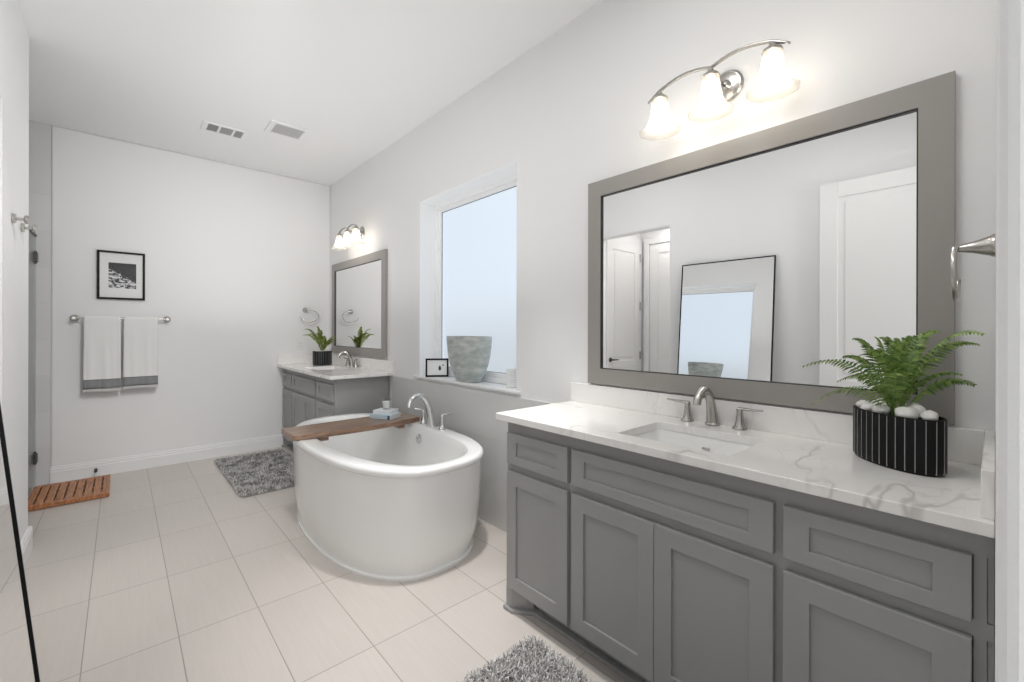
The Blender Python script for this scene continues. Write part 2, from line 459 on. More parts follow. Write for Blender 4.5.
class MB:
    def __init__(self):
        self.v, self.f = [], []

    def add(self, vs, fs):
        k = len(self.v)
        self.v += [Vector(p) for p in vs]
        self.f += [tuple(i + k for i in f) for f in fs]
        return self

    def box(self, x0, x1, y0, y1, z0, z1):
        return self.add([(x0, y0, z0), (x1, y0, z0), (x1, y1, z0), (x0, y1, z0),
                         (x0, y0, z1), (x1, y0, z1), (x1, y1, z1), (x0, y1, z1)],
                        [(3, 2, 1, 0), (4, 5, 6, 7), (0, 1, 5, 4), (1, 2, 6, 5), (2, 3, 7, 6), (3, 0, 4, 7)])

    def loft(self, rings, close=True, cap0=True, cap1=True):
        n = len(rings[0])
        vs = [p for r in rings for p in r]
        fs = []
        for i in range(len(rings) - 1):
            for j in range(n if close else n - 1):
                k = (j + 1) % n
                fs.append((i * n + j, i * n + k, (i + 1) * n + k, (i + 1) * n + j))
        if cap0: fs.append(tuple(reversed(range(n))))
        if cap1: fs.append(tuple((len(rings) - 1) * n + j for j in range(n)))
        return self.add(vs, fs)

    def lathe(self, prof, c=(0, 0, 0), axis=(0, 0, 1), seg=28, cap0=True, cap1=True, wave=None):
        q = Vector((0, 0, 1)).rotation_difference(Vector(axis).normalized())
        c = Vector(c)
        rings = []
        for r, z in prof:
            ring = []
            for k in range(seg):
                t = 2 * PI * k / seg
                rr = r * (wave(t, z) if wave else 1)
                ring.append(c + q @ Vector((rr * math.cos(t), rr * math.sin(t), z)))
            rings.append(ring)
        return self.loft(rings, True, cap0, cap1)

    def tube(self, pts, rad, seg=10, cap=True, sq=None):
        pts = [Vector(p) for p in pts]
        n = len(pts)
        if not isinstance(rad, (list, tuple)): rad = [rad] * n
        rings = []
        t0 = (pts[1] - pts[0]).normalized()
        up = Vector((0, 0, 1)) if abs(t0.z) < 0.9 else Vector((0, 1, 0))
        nrm = (up - t0 * up.dot(t0)).normalized()
        for i, p in enumerate(pts):
            t = (pts[min(i + 1, n - 1)] - pts[max(i - 1, 0)]).normalized()
            nrm = (nrm - t * nrm.dot(t)).normalized()
            b = t.cross(nrm)
            ra, rb = (rad[i], rad[i]) if not isinstance(rad[i], tuple) else rad[i]
            rings.append([p + nrm * ra * math.cos(2 * PI * k / seg) + b * rb * math.sin(2 * PI * k / seg) for k in range(seg)])
        return self.loft(rings, True, cap, cap)

    def prism(self, poly, a0, a1, fn):
        """poly of (u, v); fn(u, v, a) -> xyz; extruded from a0 to a1"""
        n = len(poly)
        vs = [fn(u, v, a0) for u, v in poly] + [fn(u, v, a1) for u, v in poly]
        fs = [tuple(reversed(range(n))), tuple(range(n, 2 * n))]
        fs += [(i, (i + 1) % n, n + (i + 1) % n, n + i) for i in range(n)]
        return self.add(vs, fs)

    def build(self, name, mat, parent=None, smooth=False, bevel=0.0, bseg=2, xf=None, mats=None, sub=0, auto=None):
        vs = [xf @ p for p in self.v] if xf else self.v
        if parent is None:
            xs = [p.x for p in vs]; ys = [p.y for p in vs]; zs = [p.z for p in vs]
            org = Vector(((min(xs) + max(xs)) / 2, (min(ys) + max(ys)) / 2, min(zs)))
            loc = org
        else:
            org = OFF[parent.name]
            loc = Vector((0, 0, 0))
        me = bpy.data.meshes.new(name)
        me.from_pydata([tuple(p - org) for p in vs], [], self.f)
        me.update()
        bm = bmesh.new(); bm.from_mesh(me)
        bmesh.ops.recalc_face_normals(bm, faces=bm.faces)
        bm.to_mesh(me); bm.free()
        me.materials.append(M[mat])
        o = bpy.data.objects.new(name, me)
        COL.objects.link(o)
        o.location = loc
        if parent is not None: o.parent = parent
        OFF[o.name] = Vector(org)
        if smooth:
            for p in me.polygons: p.use_smooth = True
        if bevel > 0:
            b = o.modifiers.new('bevel', 'BEVEL')
            b.width = bevel; b.segments = bseg; b.limit_method = 'ANGLE'; b.angle_limit = math.radians(40)
            b.harden_normals = False
        if sub:
            s = o.modifiers.new('sub', 'SUBSURF'); s.levels = sub; s.render_levels = sub
        if smooth and auto:
            me.set_sharp_from_angle(angle=math.radians(auto))
        return o


def thing(name, loc, label, cat, group=None):
    o = bpy.data.objects.new(name, None)
    o.empty_display_size = 0.1
    o.location = loc
    COL.objects.link(o)
    OFF[o.name] = Vector(loc)
    return tag(o, label, cat, group)


def tag(o, label, cat, group=None):
    o['label'] = label; o['category'] = cat
    if group: o['group'] = group
    return o


def struct(o, label=None, cat=None):
    o['kind'] = 'structure'
    if label: o['label'] = label
    if cat: o['category'] = cat
    return o


def copy_tree(o, parent=None):
    c = o.copy()
    COL.objects.link(c)
    if parent is not None: c.parent = parent
    for ch in list(o.children): copy_tree(ch, c)
    return c


def rrect(cx, cy, hx, hy, r, z, n=6):
    pts = []
    for sx, sy, a0 in ((1, 1, 0), (-1, 1, 90), (-1, -1, 180), (1, -1, 270)):
        for k in range(n + 1):
            a = math.radians(a0 + 90 * k / n)
            pts.append((cx + sx * (hx - r) + r * math.cos(a), cy + sy * (hy - r) + r * math.sin(a), z))
    return pts


def ell(cx, cy, a, b, z, n=64, rot=0.0, p=2.0):
    out = []
    for k in range(n):
        t = 2 * PI * k / n
        c, s = math.cos(t), math.sin(t)
        x = a * math.copysign(abs(c) ** (2 / p), c); y = b * math.copysign(abs(s) ** (2 / p), s)
        out.append((cx + x * math.cos(rot) - y * math.sin(rot), cy + x * math.sin(rot) + y * math.cos(rot), z))
    return out


# ------------------------------------------------------------------ the room shell
LX = -0.406
b = MB().box(-1.9, 2.09, -2.4, 5.5, -0.06, 0.0)
struct(b.build('floor', 'floor'), 'beige rectangular floor tiles laid in a grid with thin grout lines', 'floor')
b = MB().box(-1.9, 2.09, -0.12, 5.5, CEIL, CEIL + 0.1)
struct(b.build('ceiling', 'ceiling'), 'flat white painted ceiling above the bathroom', 'ceiling')
WY0, WY1, WZ0, WZ1 = 2.042, 3.254, 0.905, 2.39
b = MB()
b.box(WALL_X, 2.09, -0.12, WY0, 0, CEIL).box(WALL_X, 2.09, WY1, 5.5, 0, CEIL)
b.box(WALL_X, 2.09, WY0, WY1, 0, WZ0).box(WALL_X, 2.09, WY0, WY1, WZ1, CEIL)
struct(b.build('wall_right', 'wall'), 'pale grey wall with the window and both vanity mirrors', 'wall')
b = MB().box(-0.44, WALL_X, BACK_Y, 5.5, 0, CEIL)
struct(b.build('wall_back', 'wall', bevel=0.012), 'pale grey far wall with the towel bar and framed print', 'wall')
b = MB().prism([(-0.12, 0), (2.21, 0), (2.21, 2.37), (3.06, 2.37), (3.06, 0), (3.84, 0), (3.84, CEIL), (-0.12, CEIL)], LX - 0.12, LX, lambda u, v, a: (a, u, v))
struct(b.build('wall_left', 'wall', bevel=0.008), 'white left wall with the passage opening', 'wall')
b = MB()
b.box(0.50, WALL_X, -0.13, 0.0, 0, CEIL).box(LX, 0.50, -0.13, 0.0, 2.47, CEIL)
struct(b.build('wall_front', 'wall', bevel=0.012, bseg=3), 'white return wall at the right end of the near vanity', 'wall')
b = MB().box(-1.75, -0.44, BACK_Y, 5.5, 0, CEIL).box(-1.87, -1.75, 3.72, 5.5, 0, CEIL).box(-1.75, LX - 0.12, 3.72, 3.84, 0, CEIL)
struct(b.build('wall_shower', 'shower'), 'shower wall tiled in shade-toned grey behind the glass door', 'wall')
b = MB()
b.box(-1.45, LX - 0.12, 3.10, 3.22, 0, CEIL).box(-1.45, -1.33, 1.6, 3.10, 0, CEIL).box(-1.45, LX - 0.12, 1.6, 1.72, 0, CEIL)
struct(b.build('wall_passage', 'wall'), 'white walls of the side passage seen in the near mirror', 'wall')

# grey tile wainscot under the window
b = MB().box(WALL_X - 0.014, WALL_X, 1.577, 3.722, 0, 0.886)
struct(b.build('trim_1', 'wains', bevel=0.003), 'grey tiled lower wall behind the bathtub', 'wainscot')
# window sill board
b = MB().prism([(WALL_X - 0.022, WY0 - 0.045), (WALL_X - 0.0003, WY0 - 0.045), (WALL_X - 0.0003, WY0 + 0.001), (2.0245, WY0 + 0.001),
                (2.0245, WY1 - 0.001), (WALL_X - 0.0003, WY1 - 0.001), (WALL_X - 0.0003, WY1 + 0.06), (WALL_X - 0.022, WY1 + 0.06)], 0.9053, 0.925, lambda u, v, a: (u, v, a))
struct(b.build('trim_2', 'trim', bevel=0.004), 'white window sill carrying the glazed planter', 'sill')
# jamb lining of the window recess
b = MB().box(WALL_X + 0.002, 2.03, WY1 - 0.004, WY1 + 0.002, 0.925, WZ1).box(WALL_X + 0.002, 2.03, WY0 - 0.002, WY0 + 0.004, 0.925, WZ1).box(WALL_X + 0.002, 2.03, WY0, WY1, WZ1 - 0.004, WZ1 + 0.002)
struct(b.build('trim_3', 'vinyl'), 'white lining of the window recess', 'trim')

# window
win = thing('window_1', (2.05, (WY0 + WY1) / 2, 0.925), 'white framed frosted window over the bathtub', 'window')
struct(win)
b = MB()
y0, y1, z0, z1 = WY0, WY1, 0.925, WZ1
fw, st = 0.085, 0.036
def ring(b, x0, x1, y0, y1, z0, z1, w):
    b.box(x0, x1, y0, y0 + w, z0, z1).box(x0, x1, y1 - w, y1, z0, z1)
    b.box(x0, x1, y0 + w, y1 - w, z0, z0 + w).box(x0, x1, y0 + w, y1 - w, z1 - w, z1)
ring(b, 2.025, 2.085, y0, y1, z0, z1, 0.040)
b.build('window_frame', 'vinyl', win, bevel=0.004)
b = MB(); ring(b, 2.038, 2.075, y0 + 0.040, y1 - 0.040, z0 + 0.040, z1 - 0.040, 0.034)
b.build('sash', 'vinyl', win, bevel=0.004)
b = MB(); ring(b, 2.049, 2.053, y0 + 0.073, y1 - 0.073, z0 + 0.073, z1 - 0.073, 0.004)
b.build('gasket', 'rubber', win)
b = MB().box(2.054, 2.060, y0 + 0.072, y1 - 0.072, z0 + 0.072, z1 - 0.072)
b.build('pane', 'pane', win)

# outside, behind the frosted glass
b = MB()
for k in range(46):
    yy = -0.6 + k * 0.145
    b.box(3.6, 3.62, yy, yy + 0.138, -0.2, 1.42)
b.box(3.62, 3.66, -0.6, 6.1, 0.1, 0.2).box(3.62, 3.66, -0.6, 6.1, 1.1, 1.2)
tag(b.build('garden_fence', 'fence'), 'tan board fence standing outside behind the frosted window', 'fence')
b = MB().box(2.1, 9.0, -3, 9.0, -0.3, -0.2)
struct(b.build('ground', 'ground'), 'bare ground outside the window', 'ground')

# baseboards
BB = [(0, 0), (0.017, 0), (0.017, 0.094), (0.013, 0.100), (0.013, 0.116), (0.007, 0.122), (0.006, 0.134), (0, 0.138)]
b = MB().prism(BB, -0.44, 1.385, lambda u, v, a: (a, BACK_Y - u, v))
struct(b.build('baseboard_back', 'trim'), 'white moulded baseboard along the far wall', 'baseboard')
b = MB().prism(BB, 3.06, 3.827, lambda u, v, a: (LX + u, a, v)).prism(BB, LX - 0.12, LX + 0.017, lambda u, v, a: (a, 3.84 + u, v))
b.prism(BB, 0.0, 2.21, lambda u, v, a: (LX + u, a, v))
struct(b.build('baseboard_left', 'trim'), 'white baseboard along the left wall', 'baseboard')

# doors
def panel_door(bld, fn, w, h, t):
    """slab with two sunk panels on both faces; fn(u, d, z) with u along the width and d through the thickness"""
    def bx(u0, u1, d0, d1, z0, z1):
        vs = [fn(u, d, z) for z in (z0, z1) for (u, d) in ((u0, d0), (u1, d0), (u1, d1), (u0, d1))]
        bld.add(vs, [(3, 2, 1, 0), (4, 5, 6, 7), (0, 1, 5, 4), (1, 2, 6, 5), (2, 3, 7, 6), (3, 0, 4, 7)])
    s, r = 0.115, 0.008
    bx(0, w, r, t - r, 0, h)
    for d0, d1 in ((0, r), (t - r, t)):
        bx(0, s, d0, d1, 0, h); bx(w - s, w, d0, d1, 0, h)
        bx(s, w - s, d0, d1, h - s, h); bx(s, w - s, d0, d1, 0, 0.22); bx(s, w - s, d0, d1, 0.78, 0.93)
    i = 0.045
    for z0, z1 in ((0.22, 0.78), (0.93, h - s)):
        for d0, d1 in ((0.003, r), (t - r, t - 0.003)):
            bx(s + i, w - s - i, d0, d1, z0 + i, z1 - i)


def hinge_leafs(parent, fn, zs):
    for z in zs:
        MB().lathe([(0.008, -0.05), (0.008, 0.05)], fn(z), (0, 0, 1), 10).build('hinge', 'nickel', parent)


# entry door, folded back flat along the left wall beside the camera
d1 = thing('door_1', (-0.345, 0.51, 0), 'white panelled entry door folded open along the left wall, seen in the near mirror', 'door')
struct(d1)
b = MB(); panel_door(b, lambda u, d, z: (-0.362 + d, 0.105 + u, z + 0.01), 0.815, 2.43, 0.035)
b.build('door_leaf', 'door', d1, bevel=0.003)
hinge_leafs(d1, lambda z: (-0.335, 0.098, z), (0.3, 1.25, 2.2))
# lever door in the passage
d2 = thing('door_2', (-0.93, 3.08, 0), 'white panelled door with a dark lever handle in the passage', 'door')
struct(d2)
b = MB(); panel_door(b, lambda u, d, z: (-1.235 + u, 3.060 + d, z + 0.01), 0.70, 2.39, 0.035)
b.build('door_leaf', 'door', d2, bevel=0.003)
hinge_leafs(d2, lambda z: (-1.238, 3.054, z), (0.28, 0.99, 1.62, 2.24))
b = MB().lathe([(0.027, 0), (0.027, 0.008), (0.011, 0.012), (0.011, 0.045)], (-0.600, 3.06, 0.96), (0, -1, 0), 18)
b.tube([(-0.600, 3.018, 0.96), (-0.645, 3.015, 0.96), (-0.71, 3.02, 0.957)], [0.010, 0.009, 0.007], 10)
b.build('lever_handle', 'darkmetal', d2, smooth=True, auto=40)
b = MB(); b.box(-1.31, -1.242, 3.075, 3.0995, 0, 2.49).box(-0.532, -0.5265, 3.075, 3.0995, 0, 2.49).box(-1.242, -0.532, 3.075, 3.0995, 2.405, 2.49)
struct(b.build('trim_4', 'trim', bevel=0.006), 'white casing around the lever door', 'trim')
d3 = thing('door_3', (-1.41, 2.4, 0), 'white panelled door beside the lever door in the passage', 'door')
struct(d3)
b = MB(); panel_door(b, lambda u, d, z: (-1.3295 + d, 2.215 + u, z + 0.01), 0.74, 2.39, 0.030)
b.build('door_leaf', 'door', d3, bevel=0.003)
b = MB(); b.box(-1.3295, -1.285, 2.135, 2.21, 0, 2.49).box(-1.3295, -1.285, 2.96, 3.035, 0, 2.49).box(-1.3295, -1.285, 2.21, 2.96, 2.405, 2.49)
struct(b.build('trim_5', 'trim', bevel=0.006), 'white casing around the second passage door', 'trim')


# ------------------------------------------------------------------ vanities
def shaker(name, parent, xf, y0, y1, z0, z1, rail=0.055, vrail=None):
    vr = rail if vrail is None else vrail
    q = lambda x, e, f: [(x, y0 + e, z0 + f), (x, y1 - e, z0 + f), (x, y1 - e, z1 - f), (x, y0 + e, z1 - f)]
    b = MB().loft([q(xf + 0.0198, 0, 0), q(xf + 0.0015, 0, 0), q(xf, 0.0015, 0.0015), q(xf, rail - 0.001, vr - 0.001),
                   q(xf + 0.001, rail, vr), q(xf + 0.0085, rail, vr)], True, True, True)
    return b.build(name, 'cab', parent)


def vanity_cabinet(label, y0, y1, fronts, near_side_foot):
    XF = 1.345
    r = thing('vanity_cabinet', (1.62, (y0 + y1) / 2, 0), label, 'cabinet')
    b = MB()
    XB = WALL_X - 0.016
    # end panels with a toe notch, bottom, back rail
    for ya, yb in ((y0, y0 + 0.018), (y1 - 0.018, y1)):
        b.prism([(XF + 0.0402, 0.105), (1.44, 0.105), (1.44, 0.0), (XB, 0.0), (XB, 0.888), (XF + 0.0402, 0.888)], ya, yb, lambda u, v, a: (u, a, v))
    b.box(XF + 0.04, XB, y0 + 0.018, y1 - 0.018, 0.105, 0.122)
    b.box(XB - 0.012, XB, y0 + 0.018, y1 - 0.018, 0.122, 0.888)
    b.build('carcass', 'cab', r)
    # face frame
    b = MB()
    X0, X1 = XF + 0.02, XF + 0.04
    b.box(X0, X1, y0, y1, 0.83, 0.888).box(X0, X1, y0, y1, 0.655, 0.69).box(X0, X1, y0, y1, 0.105, 0.125)
    fill = 0.0105 if near_side_foot else 0.0
    uprights = [(y0 + fill, y0 + 0.03)] + [(q - 0.02, q + 0.02) for q in fronts['stiles']] + [(y1 - 0.03, y1)]
    for ua, ub in uprights:
        b.box(X0, X1, ua, ub, 0.125, 0.655).box(X0, X1, ua, ub, 0.69, 0.83)
    b.build('face_frame', 'cab', r)
    if near_side_foot:
        MB().box(X0 + 0.004, X1, y0, y0 + 0.0095, 0.1255, 0.6545).box(X0 + 0.004, X1, y0, y0 + 0.0095, 0.6905, 0.8295).build('filler_strip', 'cab', r)
    b = MB().box(X1 + 0.002, X1 + 0.006, y0 + 0.02, y1 - 0.02, 0.125, 0.86)
    b.build('gap_shade_sheet', 'cabdark', r)  # dark sheet behind the frame paints the shade in its openings
    # recessed toe kick, splayed corner feet and a shoe moulding
    b = MB()
    b.box(1.44, 1.455, y0 + 0.018, y1 - 0.018, 0, 0.105)
    b.box(1.410, 1.4395, y0 + 0.137, y1 - 0.137, 0, 0.018)
    for yc, s in ((y1 - 0.0005, -1), (y0 + 0.0005, 1)):
        foot = [(XF + 0.011, yc), (XF + 0.011, yc + s * 0.036), (X0 + 0.060, yc + s * 0.115), (X0 + 0.074, yc + s * 0.115), (X0 + 0.074, yc)]
        b.prism(foot, 0.0, 0.1045, lambda u, v, a: (u, v, a))
        mold = [(XF - 0.003, yc - s * 0.006), (XF - 0.003, yc + s * 0.052), (X0 + 0.046, yc + s * 0.136), (X0 + 0.074, yc + s * 0.136), (X0 + 0.074, yc - s * 0.006)]
        b.prism(mold, 0.0, 0.018, lambda u, v, a: (u, v, a))
    b.build('plinth', 'cab', r, bevel=0.003)
    for a0, a1 in fronts['drawers']:
        shaker('drawer', r, XF, a0, a1, 0.69, 0.833, 0.061 if a1 - a0 < 0.4 else 0.064, 0.039)
    for a0, a1 in fronts['doors']:
        shaker('door', r, XF, a0, a1, 0.112, 0.655, 0.062)
    return r


vanity_cabinet('wide grey shaker vanity cabinet in the right foreground', 0.001, 1.545,
               dict(stiles=(0.400, 1.149),
                    drawers=((0.033, 0.388), (0.412, 1.139), (1.160, 1.530)),
                    doors=((0.033, 0.388), (0.412, 0.7735), (0.7755, 1.139), (1.160, 1.530))), True)
vanity_cabinet('grey shaker vanity cabinet in the far corner beyond the bathtub', 3.785, 5.345,
               dict(stiles=(4.225, 4.985),
                    drawers=((3.808, 4.200), (4.250, 4.965), (5.005, 5.325)),
                    doors=((3.808, 4.200), (4.250, 4.606), (4.609, 4.965), (5.005, 5.325))), False)


def countertop(label, y0, y1, hy0, hy1, side, X0=1.315):
    """slab with a sink cut-out, backsplash and one side splash"""
    r = thing('countertop', (1.6, (y0 + y1) / 2, 0.89), label, 'countertop')
    hx0, hx1, za, zb = 1.408, 1.716, 0.890, 0.920
    n = 5
    hole = [(p[0], p[1]) for p in rrect((hx0 + hx1) / 2, (hy0 + hy1) / 2, (hx1 - hx0) / 2, (hy1 - hy0) / 2, 0.02, 0, n)]
    X1 = WALL_X - 0.001
    outer = []
    for px, py in hole:                       # project every hole point outwards onto the slab's edge
        cx, cy = (hx0 + hx1) / 2, (hy0 + hy1) / 2
        outer.append(None)
    m = n + 1
    corners = [(X1, y1), (X0, y1), (X0, y0), (X1, y0)]
    vs, fs = [], []
    for z in (za, zb):
        vs += [(x, y, z) for x, y in hole] + [(x, y, z) for x, y in corners]
    N = len(hole)
    def side_faces(o, flip):
        for q in range(4):
            c = o + N + q
            for k in range(n):
                f = (o + q * m + k, c, o + q * m + k + 1)
                fs.append(f)
            a = o + q * m + n; bb = o + ((q + 1) % 4) * m
            fs.append((a, c, o + N + (q + 1) % 4, bb))
    side_faces(0, True); side_faces(N + 4, False)
    T = N + 4
    for k in range(N): fs.append((k, (k + 1) % N, T + (k + 1) % N, T + k))
    for q in range(4): fs.append((N + q, N + (q + 1) % 4, T + N + (q + 1) % 4, T + N + q))
    b = MB().add(vs, fs)
    b.build('slab', 'quartz', r, bevel=0.0025)
    b = MB().box(1.855, X1, y0 + (0.021 if side < 0 else 0.002), y1 - (0.021 if side > 0 else 0.0), 0.9203, 1.022)
    b.build('backsplash', 'quartz', r, bevel=0.002)
    if side < 0:
        b = MB().box(X0 + 0.022, X1, y0, y0 + 0.020, 0.9203, 1.022)
    else:
        b = MB().box(X0 + 0.004, X1, y1 - 0.020, y1, 0.9203, 1.022)
    b.build('side_splash', 'quartz', r, bevel=0.002)
    return r


countertop('white veined quartz countertop on the near vanity', 0.0006, 1.577, 0.552, 0.965, -1)
countertop('white quartz countertop on the far corner vanity', 3.705, 5.358, 4.36, 4.775, 1, 1.300)


def sink(label, y0, y1):
    r = thing('sink', (1.562, (y0 + y1) / 2, 0.745), label, 'sink')
    cx, cy = 1.562, (y0 + y1) / 2
    hx, hy = 0.154, (y1 - y0) / 2
    ZT = 0.8895
    rings = [rrect(cx, cy, hx + 0.03, hy + 0.03, 0.03, ZT - 0.012), rrect(cx, cy, hx + 0.03, hy + 0.03, 0.03, ZT),
             rrect(cx, cy, hx + 0.004, hy + 0.004, 0.03, ZT), rrect(cx, cy, hx - 0.004, hy - 0.004, 0.035, ZT - 0.02),
             rrect(cx, cy, hx - 0.016, hy - 0.016, 0.04, ZT - 0.11), rrect(cx, cy, hx - 0.030, hy - 0.030, 0.04, ZT - 0.128),
             rrect(cx, cy, hx - 0.06, hy - 0.06, 0.03, ZT - 0.133), rrect(cx, cy, 0.024, 0.024, 0.02, ZT - 0.136)]
    b = MB().loft(rings, True, False, True)
    rings2 = [rrect(cx, cy, hx + 0.03, hy + 0.03, 0.03, ZT - 0.012), rrect(cx, cy, hx + 0.004, hy + 0.004, 0.03, ZT - 0.02),
              rrect(cx, cy, hx - 0.008, hy - 0.008, 0.03, ZT - 0.12), rrect(cx, cy, hx - 0.05, hy - 0.05, 0.03, ZT - 0.145)]
    b.loft(rings2, True, False, True)
    b.build('basin', 'ceramic', r, smooth=True, auto=50)
    b = MB().lathe([(0.0, 0.004), (0.016, 0.004), (0.022, 0.002), (0.022, 0.0)], (cx, cy, ZT - 0.1358), (0, 0, 1), 20, False, False)
    b.build('drain', 'nickel', r, smooth=True)
    # overflow slot on the room-side wall of the basin
    b = MB().tube([(cx + hx - 0.0105, cy - 0.014, ZT - 0.042), (cx + hx - 0.0105, cy + 0.014, ZT - 0.042)], 0.0032, 8)
    b.build('overflow', 'nickel', r, smooth=True)
    return r


sink('white rectangular undermount sink in the near countertop', 0.552, 0.965)
sink('white undermount sink in the far corner countertop', 4.36, 4.775)


def vanity_faucet(label, yc):
    r = thing('sink_faucet', (1.80, yc, 0.92), label, 'faucet')
    X = 1.803
    pts, rad = [], []
    prof = [(0.022, 0.00, 0.027, 0.021), (0.019, 0.03, 0.024, 0.020), (0.012, 0.07, 0.021, 0.019), (0.0, 0.105, 0.019, 0.0175), (-0.016, 0.132, 0.0175, 0.0165),
            (-0.042, 0.149, 0.0165, 0.0155), (-0.072, 0.150, 0.016, 0.015), (-0.098, 0.137, 0.016, 0.0145), (-0.115, 0.112, 0.0165, 0.0145), (-0.119, 0.098, 0.0165, 0.0145)]
    for dx, dz, ra, rb in prof:
        pts.append((X + dx, yc, 0.9205 + dz)); rad.append((ra * 0.93, rb))
    b = MB().tube(pts, rad, 14)
    b.lathe([(0.030, 0), (0.030, 0.006), (0.026, 0.010)], (X + 0.022, yc, 0.9203), (0, 0, 1), 20)
    b.build('spout', 'nickel', r, smooth=True, auto=40)
    for s in (1, -1):
        yh = yc + s * 0.107
        b = MB().lathe([(0.027, 0), (0.027, 0.005), (0.020, 0.012), (0.015, 0.03), (0.0115, 0.066), (0.0125, 0.076), (0.009, 0.082)], (X + 0.022, yh, 0.9203), (0, 0, 1), 20)
        hb = b.build('handle', 'nickel', r, smooth=True, auto=50)
        b = MB().tube([(X + 0.022, yh - s * 0.008, 1.0), (X + 0.020, yh + s * 0.02, 1.001), (X + 0.014, yh + s * 0.055, 1.002), (X + 0.008, yh + s * 0.088, 1.006)],
                      [(0.006, 0.008), (0.006, 0.010), (0.005, 0.009), (0.003, 0.004)], 12)
        b.build('lever', 'nickel', hb, smooth=True, auto=50)
    return r


vanity_faucet('brushed nickel widespread faucet on the near vanity', 0.785)
vanity_faucet('brushed nickel widespread faucet on the far corner vanity', 4.57)


def wall_mirror(label, y0, y1, z0, z1):
    r = thing('wall_mirror', (1.86, (y0 + y1) / 2, z0), label, 'mirror')
    w = 0.081
    b = MB()
    xa, xb = 1.848, WALL_X - 0.001
    q = lambda x, e: [(x, y0 + e, z0 + e), (x, y1 - e, z0 + e), (x, y1 - e, z1 - e), (x, y0 + e, z1 - e)]
    b.loft([q(xb, 0), q(xa + 0.0015, 0), q(xa, 0.0015), q(xa, w - 0.001), q(xa + 0.001, w), q(xb, w), q(xb, 0)], True, False, False)
    b.build('frame', 'frame', r)
    b = MB(); ring(b, xa + 0.004, xb - 0.004, y0 + w - 0.001, y1 - w + 0.001, z0 + w - 0.001, z1 - w + 0.001, 0.005)
    b.build('frame_lip', 'lip', r)
    b = MB().box(1.861, xb - 0.003, y0 + w - 0.002, y1 - w + 0.002, z0 + w - 0.002, z1 - w + 0.002)
    b.build('mirror_glass', 'mirror', r)
    return r


wall_mirror('large taupe framed mirror above the near vanity', 0.082, 1.453, 1.030, 2.088)
wall_mirror('taupe framed mirror above the far corner vanity', 3.842, 5.235, 1.040, 2.070)


# ------------------------------------------------------------------ vanity lights
def lamp(fixture_y):
    d = bpy.data.lights.new('vanity_bulb', 'POINT')
    d.energy = LAMP_W; d.color = (1.0, 0.955, 0.89); d.shadow_soft_size = 0.022
    for dy in (-0.217, 0, 0.217):
        o = bpy.data.objects.new('vanity_bulb', d)
        o.location = (1.72, fixture_y + dy, 2.205)
        COL.objects.link(o)


def vanity_light(label, yc):
    r = thing('vanity_light', (1.8, yc, 2.3), label, 'wall lamp')
    ZR = 2.342
    def rodz(d):
        a = abs(d)
        return ZR + 0.0215 * math.sin(PI * min(a, 0.217) / 0.217) - (max(0, a - 0.217) * 0.55) - 0.004 * a / 0.217
    pts = [(1.72, yc + d, rodz(d)) for d in [(-0.272 + 0.544 * k / 48) for k in range(49)]]
    rad = [0.0035 + 0.003 * min(1, (0.285 - abs(p[1] - yc)) / 0.05) for p in pts]
    b = MB().tube(pts, [(q, q * 1.25) for q in rad], 10)
    b.build('curved_arm', 'nickel', r, smooth=True)
    b = MB().lathe([(0.066, 0), (0.066, 0.006), (0.058, 0.012), (0.056, 0.012), (0.052, 0.014), (0.024, 0.017), (0.012, 0.03)], (WALL_X - 0.001, yc, 2.322), (-1, 0, 0), 36)
    b.build('back_plate', 'nickel', r, smooth=True, auto=35)
    b = MB().tube([(1.85, yc, 2.322), (1.80, yc, 2.316), (1.755, yc, 2.322), (1.722, yc, 2.338)], 0.0075, 10)
    b.build('stem', 'nickel', r, smooth=True)
    prof = [(0.030, 0.0), (0.0335, -0.012), (0.036, -0.035), (0.039, -0.062), (0.045, -0.088), (0.055, -0.110), (0.069, -0.128), (0.084, -0.140)]
    for dy in (-0.217, 0, 0.217):
        zt = rodz(dy) - 0.036
        b = MB().lathe([(0.007, 0.034), (0.010, 0.026), (0.016, 0.018), (0.032, 0.006), (0.034, 0.0), (0.030, -0.004)], (1.72, yc + dy, zt), (0, 0, 1), 24)
        c = b.build('holder', 'nickel', r, smooth=True, auto=50)
        wv = lambda t, z: 1 + 0.022 * math.cos(8 * t) * min(1, max(0, -z - 0.09) / 0.05)
        outer = prof
        inner = [(q - 0.0035, z) for q, z in reversed(prof)]
        b = MB().lathe(outer + inner, (1.72, yc + dy, zt), (0, 0, 1), 48, False, False, wv)
        s = b.build('lamp_shade', 'shade', r, smooth=True)
        b = MB().lathe([(0.008, 0.05), (0.012, 0.035), (0.021, 0.016), (0.022, 0.0), (0.016, -0.016), (0.004, -0.022)], (1.72, yc + dy, zt - 0.072), (0, 0, 1), 16)
        b.build('bulb', 'bulb', s, smooth=True)
    lamp(yc)
    return r


vanity_light('three-shade nickel wall light above the near mirror', 0.75)
vanity_light('three-shade nickel wall light above the far corner mirror', 4.43)


# ------------------------------------------------------------------ bathtub
TX, TY = 1.300, 2.80
def tub_ring(a, bl, z, n=96, pl=2.4, pr=2.8):
    out = []
    for k in range(n):
        t = 2 * PI * k / n
        c, q = math.cos(t), math.sin(t)
        w = 0.5 + 0.5 * c
        p = pl + (pr - pl) * w * w * (3 - 2 * w)
        out.append((TX + a * math.copysign(abs(c) ** (2 / p), c), TY + bl * math.copysign(abs(q) ** (2 / p), q), z))
    return out

